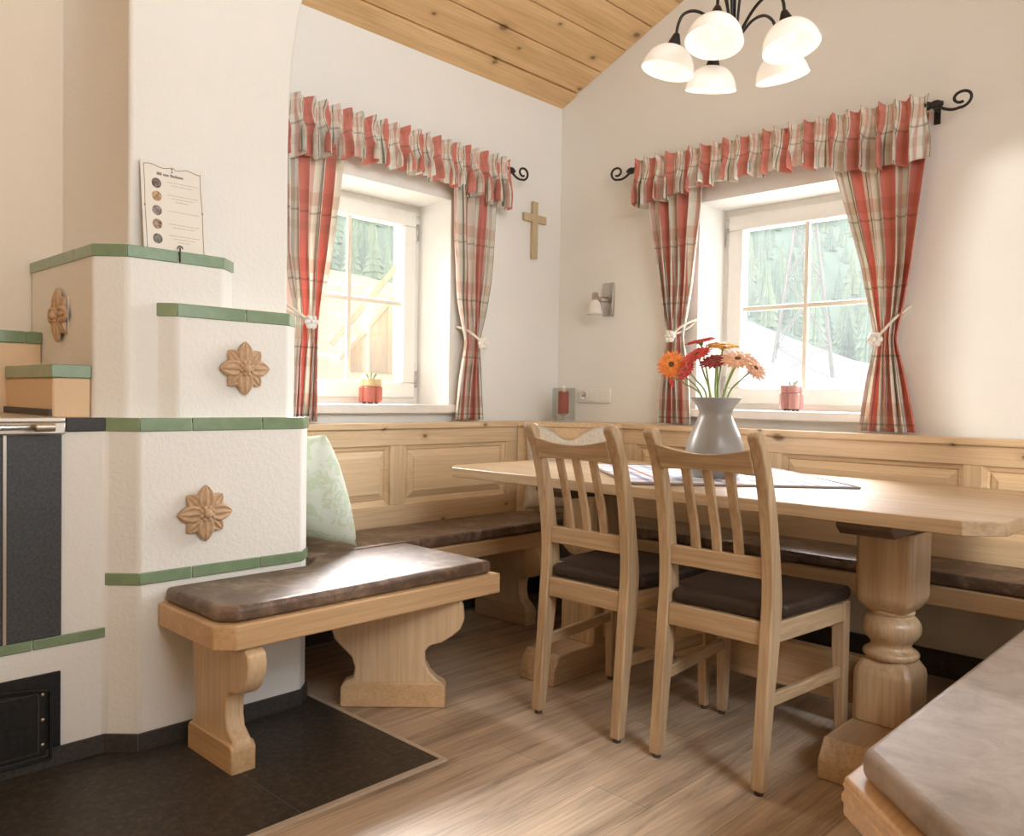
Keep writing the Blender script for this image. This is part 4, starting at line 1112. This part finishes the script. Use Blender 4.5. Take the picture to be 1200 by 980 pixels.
for k, deg in enumerate((-48, -120, 168, 96, 24)):
    t = math.radians(deg); dirv = rgt * math.cos(t) + far * math.sin(t)
    P0 = HC + Vector((0, 0, ZH)); sp = P0 + dirv * RAD
    pts = [P0 + dirv * r_ + Vector((0, 0, z_)) for r_, z_ in ((.016, .02), (.036, .055), (.075, .10), (.118, .123), (.152, .116), (.168, .088), (RAD - .0115, .052))]
    m = MB(); m.tube(round_poly([tuple(p) for p in pts], 6, False), .0048, 10)
    # upper decorative loop from hub
    pts2 = [P0 + dirv * .012 + Vector((0, 0, .05)), P0 + dirv * .020 + Vector((0, 0, .14)), P0 + dirv * .030 + Vector((0, 0, .22)), P0 + dirv * .022 + Vector((0, 0, .30)), P0 + dirv * .006 + Vector((0, 0, .34))]
    m.tube(round_poly([tuple(p) for p in pts2], 5, False), .0042, 8)
    arm = m.build('arm', 'iron', chd)
    ax = (Vector((0, 0, 1)) - dirv * .24).normalized(); q = ax.to_track_quat('Z', 'Y').to_matrix().to_4x4()
    c = tuple(sp + Vector((0, 0, .0)))
    m = MB(); m.lathe([(.006, .060), (.010, .056), (.018, .034), (.0225, .018), (.0225, .012), (.0, .012)], c, 20, q, close=False); m.build('lamp_cap', 'iron', arm)
    m = MB(); prof = [(.018, .0165), (.030, .0155), (.050, .006), (.066, -.010), (.077, -.030), (.083, -.052), (.0845, -.060), (.082, -.0605), (.0795, -.050), (.073, -.030), (.062, -.012), (.046, .002), (.028, .011), (.018, .012)]
    m.lathe(round_poly(prof, 2, False), c, 40, q, close=False); m.build('lamp_shade', 'shade', arm)
    m = MB(); m.lathe([(.009, .010), (.010, -.004), (.016, -.02), (.017, -.032), (.012, -.044), (.0, -.048)], c, 16, q, close=False); m.build('bulb', 'bulb', arm)
    l = bpy.data.lights.new('chandelier_light', 'POINT'); l.energy = .35; l.color = (1, .86, .7); l.shadow_soft_size = .03
    lo = bpy.data.objects.new('chandelier_light', l); C.objects.link(lo); lo.location = Vector(c) + (q.to_3x3() @ Vector((0, 0, -.16)))

# ------------------------------------------------------------------ outdoors
def tanb(az):
    return pw(az, [(100, .02), (111, .042), (118.5, .098), (130, .12), (142.6, .133), (148, .15), (165, .16)])
def zg(d, az):
    tb_ = tanb(az)
    if d < 95: tn = tb_ * (d / 95) ** .8
    else: tn = tb_ + (.42 - tb_) * smooth((d - 95) / 260)
    z = 1.04 + d * tn
    return lerp(-.25, z, smooth((d - 5) / 10)) + .25 * math.sin(d * .21 + az * .35) * smooth((d - 12) / 30)
g = MB()
def gf(u, v):
    az = lerp(98, 172, u); d = 5.5 + 345 * v ** 2.2; t = math.radians(az)
    return (d * math.cos(t), d * math.sin(t), zg(d, az))
g.grid(gf, 60, 70); o = g.build('ground', 'ground'); bpy.context.view_layer.update(); o.data.transform(Matrix.Translation(o.location)); o.location = (0, 0, 0); o['kind'] = 'structure'
# conifers
def conifer(h, seed):
    rnd = random.Random(seed); m = MB(); n = 13; layers = 8
    for L in range(layers):
        z0 = h * (.10 + .80 * L / layers); z1 = z0 + h * .22; r = h * .19 * (1 - L / (layers + .6))
        top = m.bm.verts.new((0, 0, min(h, z1))); ring = []
        for k in range(2 * n):
            rr = r * (rnd.uniform(.85, 1.1) if k % 2 == 0 else rnd.uniform(.5, .65)); a = PI * k / n + L
            ring.append(m.bm.verts.new((rr * math.cos(a), rr * math.sin(a), z0 - (.02 * h if k % 2 == 0 else 0))))
        for k in range(2 * n): m.face([top, ring[k], ring[(k + 1) % (2 * n)]])
        m.face(ring[::-1])
    o = m.build('conifer', 'needles')
    t = MB(); t.tube([(0, 0, 0), (0, 0, h * .3)], h * .015, 8); t.build('trunk', 'bark', o)
    return o
protos = [conifer(h, i) for i, h in enumerate((8, 10, 7))]
rnd = random.Random(11); spots = []
for side, (az0, az1, cnt) in {'stove': (140, 149, 140), 'table': (109, 120.5, 155)}.items():
    tries = 0; got = 0
    while got < cnt and tries < 6000:
        tries += 1
        az = rnd.uniform(az0, az1); d = 97 + 190 * rnd.random() ** 1.25; t = math.radians(az); x_, y_ = d * math.cos(t), d * math.sin(t)
        if any((x_ - q[1]) ** 2 + (y_ - q[2]) ** 2 < 3.9 ** 2 for q in spots): continue
        spots.append((side, x_, y_, zg(d, az) - .2, rnd.uniform(.75, 1.2), rnd.randrange(3), rnd.uniform(0, 6))); got += 1
used = set()
for side, x_, y_, z_, s, k, rz in spots:
    o = protos[k]
    if k in used: o = copy_tree(o)
    used.add(k)
    o.location = (x_, y_, z_); o.scale = (s, s, s); o.rotation_euler = (0, 0, rz)
    if side == 'stove': tag(o, 'conifer in the forest seen through the window beside the stove', 'tree', 'conifers beyond the window beside the stove')
    else: tag(o, 'conifer in the forest seen through the window behind the table', 'tree', 'conifers beyond the window behind the table')
# lattice pylon in the snow
D = 46; az = 114.7; t = math.radians(az); pc = Vector((D * math.cos(t), D * math.sin(t), 0)); pz = zg(D, az) - .6
pr_ = Vector((-math.sin(t), math.cos(t), 0)) * -1; pf = Vector((math.cos(t), math.sin(t), 0))
py = thing('lattice_pylon', 'tall steel lattice pylon standing in the snow outside', 'pylon', (pc.x, pc.y, pz))
def pp(i, h):
    k = lerp(1.55, .42, min(1, h / 9.0)); a, b = ((-1, -1), (1, -1), (1, 1), (-1, 1))[i % 4]
    return tuple(pc + pr_ * a * k + pf * b * k + Vector((0, 0, pz + h)))
for i in range(4):
    m = MB(); m.tube([pp(i, 0), pp(i, 9), pp(i, 15)], .07, 6); m.build('tower_leg', 'lattice', py)
m = MB(); hs = [0, 1.9, 5.4, 7.8, 9.2, 10.4, 11.6, 12.8, 14.8]
for a, b in zip(hs, hs[1:]):
    for i in range(4): m.tube([pp(i, a), pp(i + 1, b)], .035, 5); m.tube([pp(i + 1, a), pp(i, b)], .035, 5); m.tube([pp(i, b), pp(i + 1, b)], .03, 5)
m.build('bracing', 'lattice', py)
# timber gable of the neighbouring house
hb = thing('wooden_house', 'pale neighbouring house with slanting timber gable outside the window beside the stove', 'house', (-11.2, 8.6, 0))
hd_ = Vector((.6, .8, 0)).normalized(); hn = Vector((.8, -.6, 0)); O_ = Vector((-11.62, 7.85, 0))
HF = lambda a, b, t: tuple(O_ + hd_ * a + hn * t + Vector((0, 0, b)))
def beam(p0, p1, wd, t0, t1, mat, nm):
    d = (Vector(p1) - Vector(p0)).normalized(); nn = Vector((-d.y, d.x)) * wd / 2
    m = MB(); m.prism([tuple(Vector(p0) - nn), tuple(Vector(p1) - nn), tuple(Vector(p1) + nn), tuple(Vector(p0) + nn)], t0, t1, HF); return m.build(nm, mat, hb)
m = MB(); m.prism([(.90, -.5), (4, -.5), (4, 5.2), (.90, 4.4)], -.3, .0, HF); m.build('house_wall', 'shed_wall', hb)
m = MB(); m.prism([(.16, -.5), (.90, -.5), (.90, 2.66), (.16, 1.72)], -.1, -.04, HF); m.build('plank_infill', 'shed_wood', hb)
beam((-.1, 1.86), (.98, 3.22), .085, -.02, .12, 'shed_wood', 'barge_board'); beam((.05, 1.62), (.92, 2.68), .06, -.03, .05, 'shed_wood', 'rafter')
for a, top in ((.16, 1.75), (.5, 2.15), (.86, 2.6)): beam((a, -.5), (a, top), .07, -.03, .04, 'shed_wood', 'post')

# ------------------------------------------------------------------ light
W = bpy.data.worlds.new('world'); scene.world = W; W.use_nodes = True
nt = W.node_tree; bg = nt.nodes['Background']
tc = node(nt, 'ShaderNodeTexCoord'); sx = node(nt, 'ShaderNodeSeparateXYZ'); nt.links.new(tc.outputs['Generated'], sx.inputs[0])
col = ramp(nt, sx.outputs[2], [(0, (1.0, .98, .95)), (.35, (.86, .93, 1.0)), (1, (.62, .78, 1.0))])
nt.links.new(col, bg.inputs['Color']); bg.inputs['Strength'].default_value = 1.2
def light(name, typ, loc, target, energy, color, **kw):
    l = bpy.data.lights.new(name, typ); l.energy = energy; l.color = color
    for k, v in kw.items(): setattr(l, k, v)
    o = bpy.data.objects.new(name, l); C.objects.link(o); o.location = loc
    o.rotation_euler = (Vector(target) - Vector(loc)).to_track_quat('-Z', 'Y').to_euler()
    return o
# low sun from behind the camera through the side window
light('sun', 'SUN', (6, -4, 3), (6 - .75, -4 + .643, 3 - .17), 1.9, (1, .97, .92), angle=math.radians(2))
# daylight of the large side window, then two added fill lamps
light('window_daylight', 'AREA', (XR + .06, 2.2, 1.65), (-2.4, 1.6, 1.1), 12, (.94, .97, 1), shape='RECTANGLE', size=2.0, size_y=1.7)
light('upper_room_fill', 'AREA', (1.5, .7, 2.9), (-2.9, 1.9, 2.5), 36, (.92, .97, 1), shape='RECTANGLE', size=2.2, size_y=1.2, spread=math.radians(95))  # added fill for upper walls and ceiling, no window behind it
light('floor_beam_fill', 'AREA', (1.5, 1.0, 2.1), (-.80, 1.90, 0), 3.2, (.86, .93, 1), shape='RECTANGLE', size=.7, size_y=.7, spread=math.radians(38))  # added lamp to brighten the floor near the chairs
# added disk lamps outside both windows that boost the sky light, out of view
light('sky_fill_table', 'AREA', (-.75, 6.6, 2.7), (-1.7, 3.3, 1.45), 600, (.94, .97, 1), shape='DISK', size=2.4)
light('sky_fill_floor', 'AREA', (-3.0, 6.3, 4.4), (-1.67, 3.3, 1.45), 1900, (.90, .95, 1), shape='DISK', size=2.2)
light('sky_fill_stove', 'AREA', (-6.4, 1.1, 3.4), (-2.95, 2.2, 1.45), 480, (1, .97, .92), shape='DISK', size=2.6)
light('sky_fill_bench', 'AREA', (-6.6, 4.6, 4.5), (-2.95, 2.2, 1.45), 2300, (.97, .98, 1), shape='DISK', size=2.2)
# warm kitchen lamp out of view
light('kitchen_lamp', 'POINT', (-1.1, -1.5, 1.25), (0, 0, 0), 27, (1, .64, .33), shadow_soft_size=.2)

# ------------------------------------------------------------------ camera
cam = bpy.data.cameras.new('camera'); co = bpy.data.objects.new('camera', cam); C.objects.link(co)
yaw, pitch, roll = 2.3382, -.0249, -.0167
f = Vector((math.cos(yaw) * math.cos(pitch), math.sin(yaw) * math.cos(pitch), math.sin(pitch)))
rv = Vector((math.sin(yaw), -math.cos(yaw), 0)); dv_ = f.cross(rv)
r2 = rv * math.cos(roll) + dv_ * math.sin(roll); d2 = -rv * math.sin(roll) + dv_ * math.cos(roll)
co.matrix_world = Matrix(((r2.x, -d2.x, -f.x, 0), (r2.y, -d2.y, -f.y, 0), (r2.z, -d2.z, -f.z, 1.04), (0, 0, 0, 1)))
cam.sensor_width = 36; cam.lens = 36 * 967.9 / 1200; cam.clip_start = .02; cam.clip_end = 1000
scene.camera = co
vs_ = scene.view_settings; vs_.view_transform = 'Standard'; vs_.look = 'None'; vs_.gamma = 1; vs_.exposure = .06; vs_.use_curve_mapping = False
